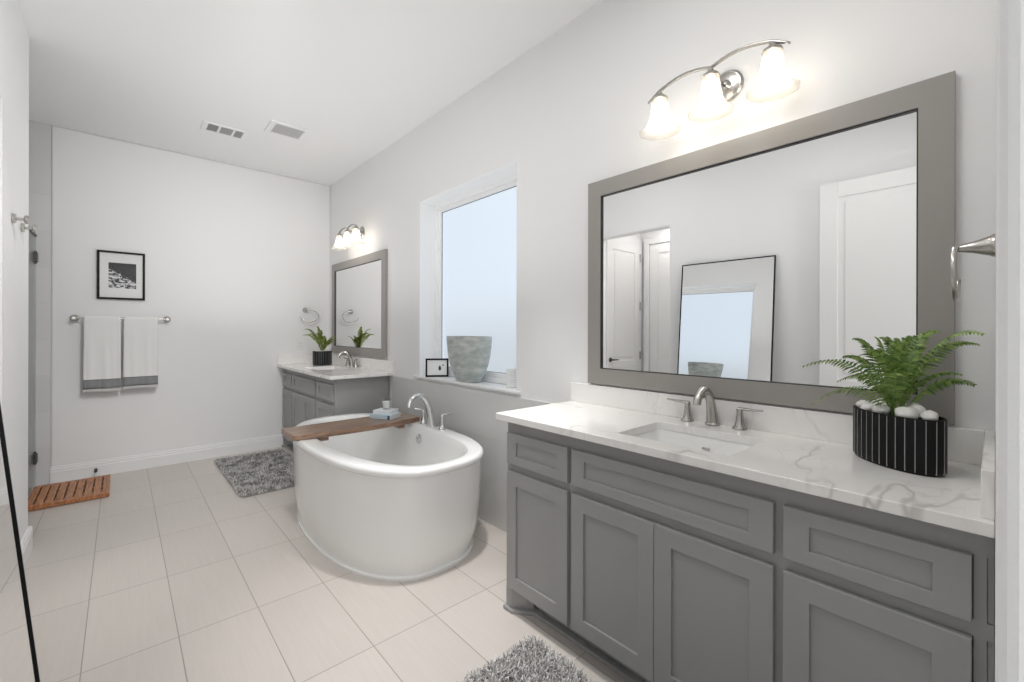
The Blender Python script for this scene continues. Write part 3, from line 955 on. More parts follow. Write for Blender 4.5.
tub = thing('bathtub', (TX, TY, 0), 'white oval freestanding bathtub in the middle of the floor', 'bathtub')
AO, BO = 0.463, 0.876
def off(d, de):
    return AO - d, BO - de
R_ = []
for d, de, z in ((0.033, 0.083, 0.0), (0.031, 0.080, 0.016), (0.033, 0.083, 0.019), (0.045, 0.098, 0.020), (0.043, 0.094, 0.032), (0.034, 0.080, 0.065),
                 (0.024, 0.058, 0.13), (0.018, 0.040, 0.22), (0.014, 0.026, 0.33), (0.012, 0.018, 0.44), (0.010, 0.013, 0.55), (0.010, 0.012, 0.556),
                 (0.001, 0.002, 0.564), (0.0, 0.0, 0.569), (0.0, 0.0, 0.584), (0.004, 0.004, 0.593), (0.013, 0.013, 0.599), (0.022, 0.022, 0.600)):
    R_.append(tub_ring(*off(d, de), z))
def inn(d, z, dd=0.0):
    return tub_ring(0.357 - d, 0.812 - dd - d, z, pl=2.2, pr=2.8)
R_.append(inn(-0.008, 0.600))
R_.append(inn(0.0, 0.597))
R_.append(inn(0.007, 0.585))
R_.append(inn(0.012, 0.54))
R_.append(inn(0.022, 0.42, 0.02))
R_.append(inn(0.040, 0.28, 0.05))
R_.append(inn(0.065, 0.18, 0.08))
R_.append(inn(0.11, 0.125, 0.12))
R_.append(inn(0.18, 0.11, 0.16))
b = MB().loft(R_, True, True, True)
b.build('tub_shell', 'acrylic', tub, smooth=True, auto=38)
ox, oz = 1.637, 0.508
b = MB().lathe([(0.036, -0.004), (0.036, 0.004), (0.033, 0.008), (0.024, 0.010), (0.022, 0.006), (0.020, 0.006)], (ox, 2.84, oz), (-1, 0, 0.12), 30)
ov = b.build('overflow_plate', 'chrome', tub, smooth=True, auto=35)
b = MB().lathe([(0.013, 0.004), (0.013, 0.016), (0.010, 0.018)], (ox, 2.84, oz), (-1, 0, 0.12), 20)
b.build('overflow_knob', 'chrome', ov, smooth=True, auto=35)

tf = thing('tub_faucet', (1.705, 2.78, 0.6), 'chrome arched deck faucet on the bathtub rim', 'faucet')
path = [(1.708, 0.600), (1.702, 0.64), (1.694, 0.69), (1.683, 0.735), (1.668, 0.775), (1.648, 0.807), (1.622, 0.830), (1.592, 0.838), (1.562, 0.832), (1.538, 0.814), (1.523, 0.789), (1.516, 0.762)]
rr = [0.036, 0.033, 0.030, 0.0275, 0.0255, 0.0235, 0.022, 0.0205, 0.0195, 0.019, 0.0185, 0.0185]
b = MB().tube([(x, 2.775, z + 0.0005) for x, z in path], [(q * 0.92, q * 0.88) for q in rr], 18)
b.lathe([(0.039, 0), (0.039, 0.005), (0.034, 0.010)], (1.708, 2.775, 0.6005), (0, 0, 1), 24)
b.build('spout', 'chrome', tf, smooth=True, auto=40)
for yh in (2.905, 2.648):
    b = MB().lathe([(0.026, 0), (0.026, 0.005), (0.020, 0.012), (0.017, 0.035), (0.0125, 0.085), (0.0135, 0.100), (0.010, 0.106)], (1.712, yh, 0.6005), (0, 0, 1), 20)
    hb = b.build('handle', 'chrome', tf, smooth=True, auto=50)
    s = 1 if yh > 2.78 else -1
    b = MB().tube([(1.725, yh + s * 0.0, 0.704), (1.705, yh, 0.707), (1.675, yh + s * 0.012, 0.712), (1.650, yh + s * 0.022, 0.718)] if s > 0 else
                  [(1.702, yh, 0.704), (1.722, yh - 0.006, 0.706), (1.752, yh - 0.018, 0.708), (1.782, yh - 0.030, 0.710)],
                  [(0.006, 0.009), (0.007, 0.011), (0.006, 0.010), (0.003, 0.005)], 12)
    b.build('lever', 'chrome', hb, smooth=True, auto=50)

# bath tray laid across the rim
tray = thing('bath_tray', (1.27, 3.1, 0.601), 'dark walnut bath tray laid across the bathtub', 'bath tray')
near = [(0.812 + (1.725 - 0.812) * k / 20, 2.985 - 0.052 * math.sin(PI * k / 20) ** 0.8 if 0 < k < 20 else 2.985) for k in range(21)]
poly = near + [(1.725, 3.262), (0.812, 3.245)]
b = MB().prism(poly, 0.6012, 0.638, lambda u, v, a: (u, v, a))
b.build('board', 'walnut', tray, bevel=0.006, bseg=3)
for xa in (0.985, 1.545):
    b = MB().box(xa, xa + 0.05, 2.975, 3.225, 0.572, 0.6012)
    b.build('cleat', 'walnut', tray, bevel=0.003)

# books on the tray
def book(label, c, ang, L, W, z0, h, cover, dark_end):
    r = thing('book', (c[0], c[1], z0), label, 'book', None)
    xf = Matrix.Translation((c[0], c[1], z0)) @ Matrix.Rotation(ang, 4, 'Z')
    t = 0.003
    b = MB().box(-L / 2, L / 2, -W / 2, W / 2, 0, t).box(-L / 2, L / 2, -W / 2, W / 2, h - t, h).box(-L / 2, L / 2, -W / 2, -W / 2 + t, t, h - t)
    b.build('cover', cover, r, xf=xf, bevel=0.0008, bseg=1)
    b = MB().box(-L / 2 + 0.004, L / 2 - 0.004, -W / 2 + t, W / 2 - 0.004, t, h - t)
    b.build('pages', 'page', r, xf=xf)
    if dark_end:
        b = MB().box(L / 2 - 0.030, L / 2 - 0.012, -W / 2 - 0.0006, -W / 2 + 0.0002, 0.0005, h - 0.0005)
        b.build('spine_print', 'navy', r, xf=xf)
    return r
ang = math.atan2(-0.186, 0.098)
book('pale blue book at the bottom of the stack on the bath tray', (1.512, 3.125), ang, 0.190, 0.135, 0.6385, 0.031, 'bookblue', True)
book('white book on top of the pale blue one on the bath tray', (1.522, 3.140), ang + 0.06, 0.155, 0.115, 0.670, 0.027, 'bookwhite', False)
cd = thing('candle', (1.532, 3.155, 0.697), 'white candle in a clear glass tumbler on the stacked books', 'candle')
CZ = 0.6975
b = MB().lathe([(0.0, 0.0), (0.026, 0.0), (0.036, 0.082), (0.0335, 0.082), (0.0245, 0.006), (0.0, 0.006)], (1.532, 3.155, CZ), (0, 0, 1), 28, False, False)
b.build('tumbler', 'candleglass', cd, smooth=True, auto=40)
b = MB().lathe([(0.0, 0.0065), (0.0240, 0.0065), (0.0308, 0.058), (0.0, 0.056)], (1.532, 3.155, CZ), (0, 0, 1), 28, False, False)
b.build('wax', 'wax', cd, smooth=True, auto=40)
b = MB().tube([(1.532, 3.155, CZ + 0.055), (1.533, 3.155, CZ + 0.066)], 0.0012, 6)
b.build('wick', 'dark', cd)


# ------------------------------------------------------------------ window sill items
pl = thing('glazed_planter', (1.94, 2.64, 0.925), 'oval sage glazed planter with mottled surface on the window sill', 'planter')
prof = [(0.48, 0.0), (0.53, 0.008), (0.66, 0.058), (0.775, 0.10), (0.865, 0.145), (0.925, 0.20), (0.965, 0.26), (0.99, 0.31), (1.0, 0.333), (0.99, 0.338)]
ins = [(0.95, 0.336), (0.93, 0.31), (0.86, 0.22), (0.72, 0.12), (0.60, 0.06), (0.3, 0.05)]
def pot_ring(s, z, inset=0.0):
    base_b = 0.245 if True else 0
    return ell(1.94, 2.645, 0.098 * (0.25 + 0.75 * s), base_b * s, 0.9255 + z, 72, 0, 2.3)
b = MB().loft([pot_ring(s, z) for s, z in prof + ins], True, True, True)
b.build('planter_body', 'glaze', pl, smooth=True, auto=60)
b = MB().loft([ell(1.94, 2.645, 0.075, 0.20, 0.9255 + 0.20, 48, 0, 2.3), ell(1.94, 2.645, 0.079, 0.205, 0.9255 + 0.215, 48, 0, 2.3), ell(1.94, 2.645, 0.02, 0.05, 0.9255 + 0.222, 48)], True, True, True)
b.build('soil', 'soil', pl, smooth=True)

def local(loc, rz, tilt=0.0):
    return Matrix.Translation(loc) @ Matrix.Rotation(rz, 4, 'Z') @ Matrix.Rotation(tilt, 4, 'X')

# small black-framed card leaning on the sill; local x = width, -y = front
pf = thing('small_frame', (1.93, 3.06, 0.925), 'small black framed ink drawing standing on the window sill', 'picture frame')
xf = local((1.925, 3.055, 0.9265), -math.radians(33), -math.radians(6))
b = MB()
W, Hh = 0.186, 0.150
def ring_xz(b, x0, x1, z0, z1, w, ya, yb):
    b.box(x0, x0 + w, ya, yb, z0, z1).box(x1 - w, x1, ya, yb, z0, z1).box(x0 + w, x1 - w, ya, yb, z0, z0 + w).box(x0 + w, x1 - w, ya, yb, z1 - w, z1)
ring_xz(b, -W / 2, W / 2, 0, Hh, 0.014, -0.009, 0.009)
b.build('frame', 'black', pf, xf=xf, bevel=0.0012, bseg=1)
b = MB().box(-W / 2 + 0.012, W / 2 - 0.012, -0.003, 0.004, 0.012, Hh - 0.012)
b.build('card', 'paper', pf, xf=xf)
b = MB().lathe([(0.004, 0), (0.010, 0.008), (0.011, 0.02), (0.006, 0.034), (0.001, 0.042)], (0, 0, 0), (0, 0, 1), 12)
b.v = [Vector((p.x + 0.022, p.y * 0.05 - 0.0035, p.z + 0.052)) for p in b.v]
b2 = MB().lathe([(0.002, 0), (0.006, 0.006), (0.002, 0.014)], (0, 0, 0), (0, 0, 1), 10)
b.add([Vector((p.x + 0.048, p.y * 0.05 - 0.0035, p.z + 0.088)) for p in b2.v], b2.f)
b.build('drawing', 'dot', pf, xf=xf)
b = MB().box(-0.02, 0.02, 0.009, 0.012, 0.0, 0.10)
b.build('easel_back', 'black', pf, xf=xf)

# white printed card at the near end of the sill
ac = thing('sign_card', (1.955, 2.16, 0.925), 'small white printed card standing at the near end of the sill', 'card')
xf = local((1.955, 2.165, 0.926), -math.radians(36), -math.radians(5))
b = MB().box(-0.042, 0.042, -0.0015, 0.0015, 0, 0.125).box(-0.042, 0.042, -0.012, 0.03, 0, 0.003)
b.build('card_sheet', 'paper', ac, xf=xf)
b = MB()
for k, (w_, z) in enumerate(((0.04, 0.10), (0.05, 0.08), (0.03, 0.065), (0.045, 0.045), (0.035, 0.03))):
    b.box(-w_ / 2, w_ / 2, -0.0019, -0.0015, z, z + 0.005)
b.build('printed_lines', 'ink', ac, xf=xf)


# ------------------------------------------------------------------ ferns in black ribbed planters
def frond_mesh(base, ctrl, tip, leaf_len, pairs, leaf_w, rng):
    b = MB()
    base, ctrl, tip = Vector(base), Vector(ctrl), Vector(tip)
    P = lambda t: base * (1 - t) ** 2 + ctrl * 2 * t * (1 - t) + tip * t * t
    D = lambda t: ((ctrl - base) * 2 * (1 - t) + (tip - ctrl) * 2 * t).normalized()
    pts = [P(k / 14) for k in range(15)]
    b.tube(pts, [0.0022 * (1 - 0.75 * k / 14) for k in range(15)], 5)
    roll = rng.choice((-1, 1)) * rng.uniform(0.25, 1.0)
    for k in range(pairs):
        t = 0.14 + 0.85 * k / (pairs - 1)
        p, d = P(t), D(t)
        up = Vector((0, 0, 1))
        sd = d.cross(up)
        if sd.length < 0.2: sd = d.cross(Vector((0.6, -0.8, 0)))
        sd.normalize()
        sd = Matrix.Rotation(roll, 3, d) @ sd
        nn = sd.cross(d).normalized()
        u = (t - 0.14) / 0.85
        L = leaf_len * (0.45 + 0.55 * min(1, u / 0.35)) * (0.55 + 0.45 * math.sin(PI * min(1, u * 1.15 + 0.18))) * (1 - u ** 4.0 * 0.6)
        for s in (1, -1):
            l_ = L * rng.uniform(0.88, 1.1)
            ax = (sd * s + d * (0.22 + 0.35 * u) - nn * 0.22 + Vector((rng.uniform(-.08, .08), rng.uniform(-.08, .08), rng.uniform(-.08, .08)))).normalized()
            wd = d * leaf_w * 0.5
            q = p
            mid = q + ax * l_ * 0.5 + nn * l_ * 0.06
            end = q + ax * l_ - nn * l_ * 0.12
            vs = [q - wd * 0.7, q + wd * 0.7, mid + wd * 0.95, end + wd * 0.2, end - wd * 0.1, mid - wd * 0.95]
            b.add(vs, [(0, 1, 2, 5), (5, 2, 3, 4)])
    return b


def black_planter(label, c, rot, a, bb, h, ribs, tips, leaf_len, pairs, leaf_w, mat, seed, z0=0.9205):
    rng = random.Random(seed)
    r = thing('potted_fern', (c[0], c[1], z0), label, 'potted plant')
    n = 160
    def rib(k, s):
        t = 2 * PI * k / n
        x, y = a * s * math.cos(t), bb * s * math.sin(t)
        return (c[0] + x * math.cos(rot) - y * math.sin(rot), c[1] + x * math.sin(rot) + y * math.cos(rot))
    rings = []
    for s, z in ((0.93, 0), (0.96, 0.002), (0.995, 0.012), (1.0, 0.03), (1.0, h - 0.002), (0.99, h), (0.955, h), (0.95, h - 0.003), (0.95, h - 0.028)):
        rings.append([(*rib(k, s), z0 + z) for k in range(n)])
    MB().loft(rings, True, True, True).build('pot', 'potblack', r, smooth=True, auto=50)
    b = MB()
    per = 0.0
    pts = [Vector((*rib(k, 1.0), 0)) for k in range(n + 1)]
    L = sum((pts[k + 1] - pts[k]).length for k in range(n))
    step, acc, nxt = L / ribs, 0.0, 0.0
    for k in range(n):
        seg = (pts[k + 1] - pts[k]).length
        while nxt <= acc + seg and nxt < L - 1e-6:
            q = pts[k].lerp(pts[k + 1], (nxt - acc) / seg)
            nrm = (pts[k + 1] - pts[k]).normalized().cross(Vector((0, 0, 1)))
            tg = (pts[k + 1] - pts[k]).normalized() * 0.0008
            pr = [q - tg - nrm * 0.002, q + tg - nrm * 0.002, q + tg + nrm * 0.0007, q - tg + nrm * 0.0007]
            b.loft([[(p.x, p.y, z0 + 0.006) for p in pr], [(p.x, p.y, z0 + h - 0.003) for p in pr]])
            nxt += step
        acc += seg
    b.build('pot_rib_lines', 'potrib', r)
    MB().loft([[(*rib(k, 0.945), z0 + h - 0.030) for k in range(0, n, 4)], [(*rib(k, 0.945), z0 + h - 0.022) for k in range(0, n, 4)]]).build('soil', 'soil', r)
    for tip in tips:
        tip = Vector(tip)
        bx = Vector((c[0] + rng.uniform(-.016, .016), c[1] + rng.uniform(-.016, .016), z0 + h - 0.025))
        v = tip - bx
        hor = Vector((v.x, v.y, 0))
        ctrl = bx + hor * rng.uniform(0.30, 0.42) + Vector((0, 0, max(v.z, 0.05) * 0.9 + hor.length * 0.32))
        frond_mesh(bx, ctrl, tip, leaf_len, pairs, leaf_w, rng).build('frond', mat, r)
    return r, rib


FERN_TIPS = [[1.499, 0.381, 1.206], [1.401, 0.335, 1.110], [1.640, 0.285, 1.288], [1.760, 0.250, 1.290], [1.790, 0.200, 1.285],
             [1.815, 0.113, 1.310], [1.560, 0.020, 1.303], [1.640, 0.030, 1.277], [1.733, 0.063, 1.190], [1.800, 0.040, 1.158],
             [1.670, 0.316, 1.231], [1.520, 0.300, 1.168], [1.616, 0.168, 1.271], [1.775, 0.142, 1.262], [1.578, 0.243, 1.250],
             [1.640, 0.100, 1.235], [1.800, 0.171, 1.292], [1.560, 0.17, 1.19]]
fern, rib = black_planter('large fern in an oval black ribbed pot on the near countertop', (1.70, 0.196), -math.radians(40), 0.072, 0.130, 0.152, 30,
                          FERN_TIPS, 0.031, 25, 0.0080, 'fern', 3)
FERN_B, rib2 = black_planter('small fern in a black ribbed pot on the far corner countertop', (1.66, 4.98), math.radians(15), 0.105, 0.080, 0.155, 32,
                             [(1.49, 5.02, 1.315), (1.61, 5.0, 1.345), (1.46, 4.98, 1.25), (1.57, 4.90, 1.27), (1.68, 4.86, 1.18), (1.74, 4.78, 1.17), (1.77, 4.84, 1.20),
                              (1.70, 5.02, 1.24), (1.63, 4.94, 1.30), (1.79, 4.95, 1.23), (1.62, 5.12, 1.22), (1.66, 4.88, 1.22), (1.54, 5.08, 1.26)],
                             0.034, 24, 0.0105, 'fern_pale', 11)


def pebble(label, group, x, y, z, sx, sy, sz, rng):
    bm = bmesh.new()
    bmesh.ops.create_icosphere(bm, subdivisions=2, radius=1.0)
    o_ = Vector((rng.uniform(0, 50), rng.uniform(0, 50), 0))
    q = Matrix.Rotation(rng.uniform(0, 6.28), 3, 'Z')
    b = MB()
    vs = []
    for v in bm.verts:
        k = 1 + 0.34 * noise.noise(v.co * 1.5 + o_) + 0.10 * noise.noise(v.co * 4 + o_)
        p = q @ Vector((v.co.x * sx * k, v.co.y * sy * k, v.co.z * sz * k))
        vs.append((x + p.x, y + p.y, z + p.z))
    fs = [tuple(v.index for v in f.verts) for f in bm.faces]
    bm.free()
    return tag(b.add(vs, fs).build('pebble', 'pebble', smooth=True), label, 'pebble', group)


def pebbles(label, group, cx, cy, rot, a, b_, z, n, size, seed, keep):
    rng = random.Random(seed)
    done = []
    tries = 0
    while len(done) < n and tries < 4000:
        tries += 1
        t, rad = rng.uniform(0, 2 * PI), math.sqrt(rng.uniform(0.1, 1))
        s = size * rng.uniform(0.8, 1.25)
        ex, ey = (a - s) * rad * math.cos(t), (b_ - s) * rad * math.sin(t)
        x = cx + ex * math.cos(rot) - ey * math.sin(rot); y = cy + ex * math.sin(rot) + ey * math.cos(rot)
        if math.hypot(x - cx, y - cy) < keep + s * 0.5: continue
        if any(math.hypot(x - p[0], y - p[1]) < (s + p[2]) * 0.86 for p in done): continue
        done.append((x, y, s))
        pebble(label, group, x, y, z + s * 0.55, s, s * rng.uniform(0.75, 0.95), s * rng.uniform(0.6, 0.8), rng)


pebbles('white pebble lying around the large fern in the near black pot', 'white pebbles in the near fern pot',
        1.70, 0.196, -math.radians(40), 0.070, 0.126, 0.9205 + 0.143, 22, 0.0255, 5, 0.012)
pebbles('white pebble lying around the small fern in the far black pot', 'white pebbles in the far fern pot',
        1.66, 4.98, math.radians(15), 0.100, 0.076, 0.9205 + 0.137, 14, 0.020, 8, 0.012)


# ------------------------------------------------------------------ back wall: print, towels, ring, outlet
pic = thing('framed_print', (0.007, BACK_Y - 0.015, 1.58), 'black framed black and white print above the towel bar', 'picture')
x0, x1, z0, z1 = -0.157, 0.170, 1.580, 2.016
b = MB(); ring_xz(b, x0, x1, z0, z1, 0.017, BACK_Y - 0.026, BACK_Y - 0.001)
b.build('frame', 'black', pic, bevel=0.0015, bseg=1)
b = MB().box(x0 + 0.015, x1 - 0.015, BACK_Y - 0.014, BACK_Y - 0.003, z0 + 0.015, z1 - 0.015)
b.build('mat_board', 'paper', pic)
b = MB().box(-0.082, 0.107, BACK_Y - 0.0155, BACK_Y - 0.0142, 1.682, 1.912)
b.build('print', 'print', pic)
b = MB().box(x0 + 0.016, x1 - 0.016, BACK_Y - 0.0195, BACK_Y - 0.0180, z0 + 0.016, z1 - 0.016)
b.build('glazing', 'picglass', pic)

BARY, BARZ = BACK_Y - 0.072, 1.405
tb = thing('towel_bar', (0.017, BARY, BARZ), 'brushed nickel towel bar on the far wall', 'towel bar')
MB().tube([(-0.300, BARY, BARZ), (0.334, BARY, BARZ)], 0.0085, 14).build('bar', 'nickel', tb, smooth=True, auto=40)
for xp in (-0.298, 0.332):
    b = MB().lathe([(0.030, 0), (0.030, 0.005), (0.024, 0.012), (0.013, 0.03), (0.011, 0.05), (0.015, 0.064), (0.016, 0.08), (0.012, 0.086)], (xp, BACK_Y - 0.001, BARZ), (0, -1, 0), 22)
    b.build('post', 'nickel', tb, smooth=True, auto=50)


def towel(label, x0, x1, zb, seed):
    rng = random.Random(seed)
    r = thing('hand_towel', ((x0 + x1) / 2, BARY, zb), label, 'towel')
    nx = 22
    R = 0.0145
    prof = []                       # (dy towards room, z)
    zback = zb + 0.05
    zs = [zback + (BARZ - zback) * k / 16 for k in range(16)]
    prof += [(-R - 0.002, z) for z in zs]
    prof += [(-R * math.cos(PI * k / 8), BARZ + R * math.sin(PI * k / 8)) for k in range(9)]
    prof += [(R + 0.004 * min(1, (k + 1) / 6), BARZ - (BARZ - zb) * (k + 1) / 22) for k in range(22)]
    b = MB()
    ph = rng.uniform(0, 6)
    rows = []
    for dy, z in prof:
        row = []
        fall = max(0.0, (BARZ - z) / 0.6)
        for i in range(nx):
            u = i / (nx - 1)
            x = x0 + (x1 - x0) * (0.5 + (u - 0.5) * (1 + 0.04 * fall))
            wob = 0.006 * fall * math.sin(u * 9 + ph + z * 2) + 0.003 * fall * math.sin(u * 21 + ph * 2)
            zz = z + (0.004 * math.sin(u * 5 + ph) * fall)
            row.append((x, BARY - dy - (abs(wob) if dy > 0 else -abs(wob) * 0.4), zz))
        rows.append(row)
    b.loft(rows, False, False, False)
    o = b.build('towel_cloth', 'towel', r, smooth=True)
    s = o.modifiers.new('thick', 'SOLIDIFY'); s.thickness = 0.007; s.offset = 1.0
    fr = MB()
    last = rows[-1]
    for k in range(60):
        u = (k + 0.5) / 60 * (nx - 1)
        i = min(int(u), nx - 2); f = u - i
        p = Vector(last[i]).lerp(Vector(last[i + 1]), f)
        fr.tube([(p.x, p.y - 0.003, p.z + 0.004), (p.x + rng.uniform(-.001, .001), p.y - 0.004, p.z - 0.011), (p.x + rng.uniform(-.003, .003), p.y - 0.003, p.z - 0.024 + rng.uniform(-.003, .003))], [0.0018, 0.0018, 0.001], 4)
    fr.build('fringe', 'fringe', r)
    return r


towel('left white fringed towel with a grey band on the towel bar', -0.236, 0.000, 0.783, 1)
towel('right white fringed towel with a grey band on the towel bar', 0.022, 0.258, 0.790, 2)


def towel_ring(label, base, out, side):
    """base on the wall, out = unit vector off the wall, side = unit vector to the ring's open end"""
    base, out, side = Vector(base), Vector(out), Vector(side)
    up = Vector((0, 0, 1))
    r = thing('towel_ring', base, label, 'towel ring')
    b = MB().lathe([(0.030, 0), (0.030, 0.004), (0.026, 0.010), (0.016, 0.038), (0.009, 0.066), (0.0095, 0.075), (0.006, 0.080)], base + out * 0.001, out, 22)
    b.build('post', 'nickel', r, smooth=True, auto=50)
    c = base + out * 0.072 - up * 0.068 - side * 0.030
    pts = []
    for k in range(41):
        a = math.radians(107 - 277 * k / 40)      # from the post round to the open end
        pts.append(c - side * (0.100 * math.cos(PI - a) * -1) * -1 + up * 0.070 * math.sin(a) if False else c + (-side) * (0.100 * math.cos(a)) + up * (0.070 * math.sin(a)))
    b = MB().tube(pts, 0.0062, 10)
    b.build('ring', 'nickel', r, smooth=True)
    return r


towel_ring('nickel towel ring on the far wall above the small fern', (1.592, BACK_Y, 1.535), (0, -1, 0), (-1, 0, 0))
towel_ring('nickel towel ring on the return wall above the large fern', (1.70, 0.0, 1.535), (0, 1, 0), (1, 0, 0))

ol = thing('outlet', (1.548, BACK_Y - 0.004, 1.07), 'white wall outlet above the far corner countertop', 'outlet')
b = MB().box(1.513, 1.583, BACK_Y - 0.006, BACK_Y - 0.0005, 1.070, 1.186)
b.build('cover_plate', 'plate', ol, bevel=0.002)
for z in (1.098, 1.138):
    b = MB().box(1.533, 1.563, BACK_Y - 0.009, BACK_Y - 0.006, z, z + 0.028)
    sck = b.build('socket', 'plate', ol, bevel=0.001, bseg=1)
    b = MB().box(1.541, 1.5425, BACK_Y - 0.0095, BACK_Y - 0.0088, z + 0.009, z + 0.021).box(1.5535, 1.555, BACK_Y - 0.0095, BACK_Y - 0.0088, z + 0.009, z + 0.021)
    b.build('slots', 'dark', sck)

ds = thing('door_stop', (-0.160, BACK_Y - 0.05, 0.06), 'small dark door stop on the far baseboard', 'door stop')
b = MB().lathe([(0.012, 0), (0.012, 0.004), (0.006, 0.008), (0.006, 0.055)], (-0.160, BACK_Y - 0.0172, 0.062), (0, -1, 0), 14)
b.build('rod', 'darkmetal', ds, smooth=True, auto=40)
b = MB().lathe([(0.011, 0.052), (0.012, 0.068), (0.008, 0.076)], (-0.160, BACK_Y - 0.0172, 0.062), (0, -1, 0), 14)
b.build('rubber_tip', 'rubber', ds, smooth=True, auto=40)


# ------------------------------------------------------------------ left side: hooks, shower door, leaning mirror
def robe_hook(label, y):
    r = thing('robe_hook', (LX, y, 1.865), label, 'hook')
    b = MB().lathe([(0.024, 0), (0.024, 0.010), (0.021, 0.013)], (LX + 0.0005, y, 1.865), (1, 0, 0), 20)
    b.build('mount', 'nickel', r, smooth=True, auto=40)
    b = MB().lathe([(0.0075, 0.012), (0.0075, 0.045)], (LX, y, 1.865), (1, 0, 0), 14)
    b.build('peg', 'nickel', r, smooth=True, auto=40)
    b = MB().lathe([(0.019, 0.042), (0.022, 0.045), (0.022, 0.055), (0.019, 0.058)], (LX, y, 1.865), (1, 0, 0), 20)
    b.build('cap', 'nickel', r, smooth=True, auto=40)
    return r
robe_hook('nickel robe hook on the left wall, the nearer of two', 3.30)
robe_hook('nickel robe hook on the left wall, the farther of two', 3.57)

GX = -0.528
sd = thing('shower_door', (GX, 4.7, 0), 'clear glass shower door with dark hinges at the left of the far wall', 'shower door')
b = MB().box(GX - 0.005, GX + 0.005, 3.93, BACK_Y - 0.012, 0.02, 2.08)
b.build('glass_panel', 'glass', sd)
b = MB().box(GX - 0.007, GX + 0.007, 3.83, BACK_Y - 0.004, 2.08, 2.098)
b.build('top_rail', 'darkmetal', sd)
for z in (0.235, 1.905):
    b = MB().box(GX - 0.016, GX + 0.016, BACK_Y - 0.07, BACK_Y - 0.002, z - 0.038, z + 0.038).lathe([(0.009, -0.055), (0.009, 0.055)], (GX, BACK_Y - 0.02, z), (0, 0, 1), 10)
    b.build('hinge', 'darkmetal', sd, bevel=0.003)
b = MB().tube([(GX + 0.006, 4.10, 0.99), (GX + 0.045, 4.10, 0.99), (GX + 0.058, 4.10, 0.977), (GX + 0.06, 4.10, 0.96), (GX + 0.06, 4.10, 0.82), (GX + 0.058, 4.10, 0.803), (GX + 0.045, 4.10, 0.79), (GX + 0.006, 4.10, 0.79)], 0.009, 12)
b.build('pull_handle', 'darkmetal', sd, smooth=True)

# floor mirror leaning on the left wall
fm = thing('floor_mirror', (-0.2, 1.645, 0), 'tall black framed floor mirror leaning against the left wall', 'mirror')
bot = Vector((-0.184, 0, 0.002)); top = Vector((-0.368, 0, 1.948))
L = (top - bot).length
vd = (top - bot).normalized(); nd = Vector((0, 1, 0)).cross(vd).normalized()
if nd.x < 0: nd = -nd
xf = Matrix(((0, nd.x, vd.x, bot.x), (1, nd.y, vd.y, 0), (0, nd.z, vd.z, bot.z), (0, 0, 0, 1)))   # local x -> world y, local y -> outward, local z -> up the slope
yaw = Matrix.Translation((-0.3, 1.645, 0)) @ Matrix.Rotation(-math.radians(1.5), 4, 'Z') @ Matrix.Translation((0.3, -1.645, 0))
xf = yaw @ xf
b = MB(); ring_xz(b, 1.240, 2.050, 0, L, 0.007, -0.018, 0.001)
b.build('frame', 'black', fm, xf=xf, bevel=0.0012, bseg=1)
b = MB().box(1.250, 2.040, -0.016, -0.010, 0.010, L - 0.010)
b.build('backing', 'black', fm, xf=xf)
b = MB().box(1.251, 2.039, -0.010, -0.004, 0.011, L - 0.011)
b.build('mirror_glass', 'mirror', fm, xf=xf)


# ------------------------------------------------------------------ floor mats
bmat = thing('bath_mat', (-0.3, 4.95, 0), 'slatted teak bath mat at the shower door', 'bath mat')
bx0, bx1, by0, by1 = -0.515, -0.062, 4.625, 5.19
for ya in (by0, by1 - 0.045):
    MB().box(bx0, bx1, ya, ya + 0.045, 0.004, 0.038).build('end_rail', 'teak', bmat, bevel=0.004)
ns, gap = 9, 0.009
sw = (bx1 - bx0 - gap * (ns - 1)) / ns
for k in range(ns):
    xa = bx0 + k * (sw + gap)
    MB().box(xa, xa + sw, by0 + 0.0455, by1 - 0.0455, 0.012, 0.038).build('slat', 'teak', bmat, bevel=0.003)
b = MB()
for yy in (by0 + 0.12, (by0 + by1) / 2 - 0.02, by1 - 0.16):
    b.box(bx0 + 0.01, bx1 - 0.01, yy, yy + 0.035, 0.001, 0.012)
b.build('cross_batten', 'teak', bmat)


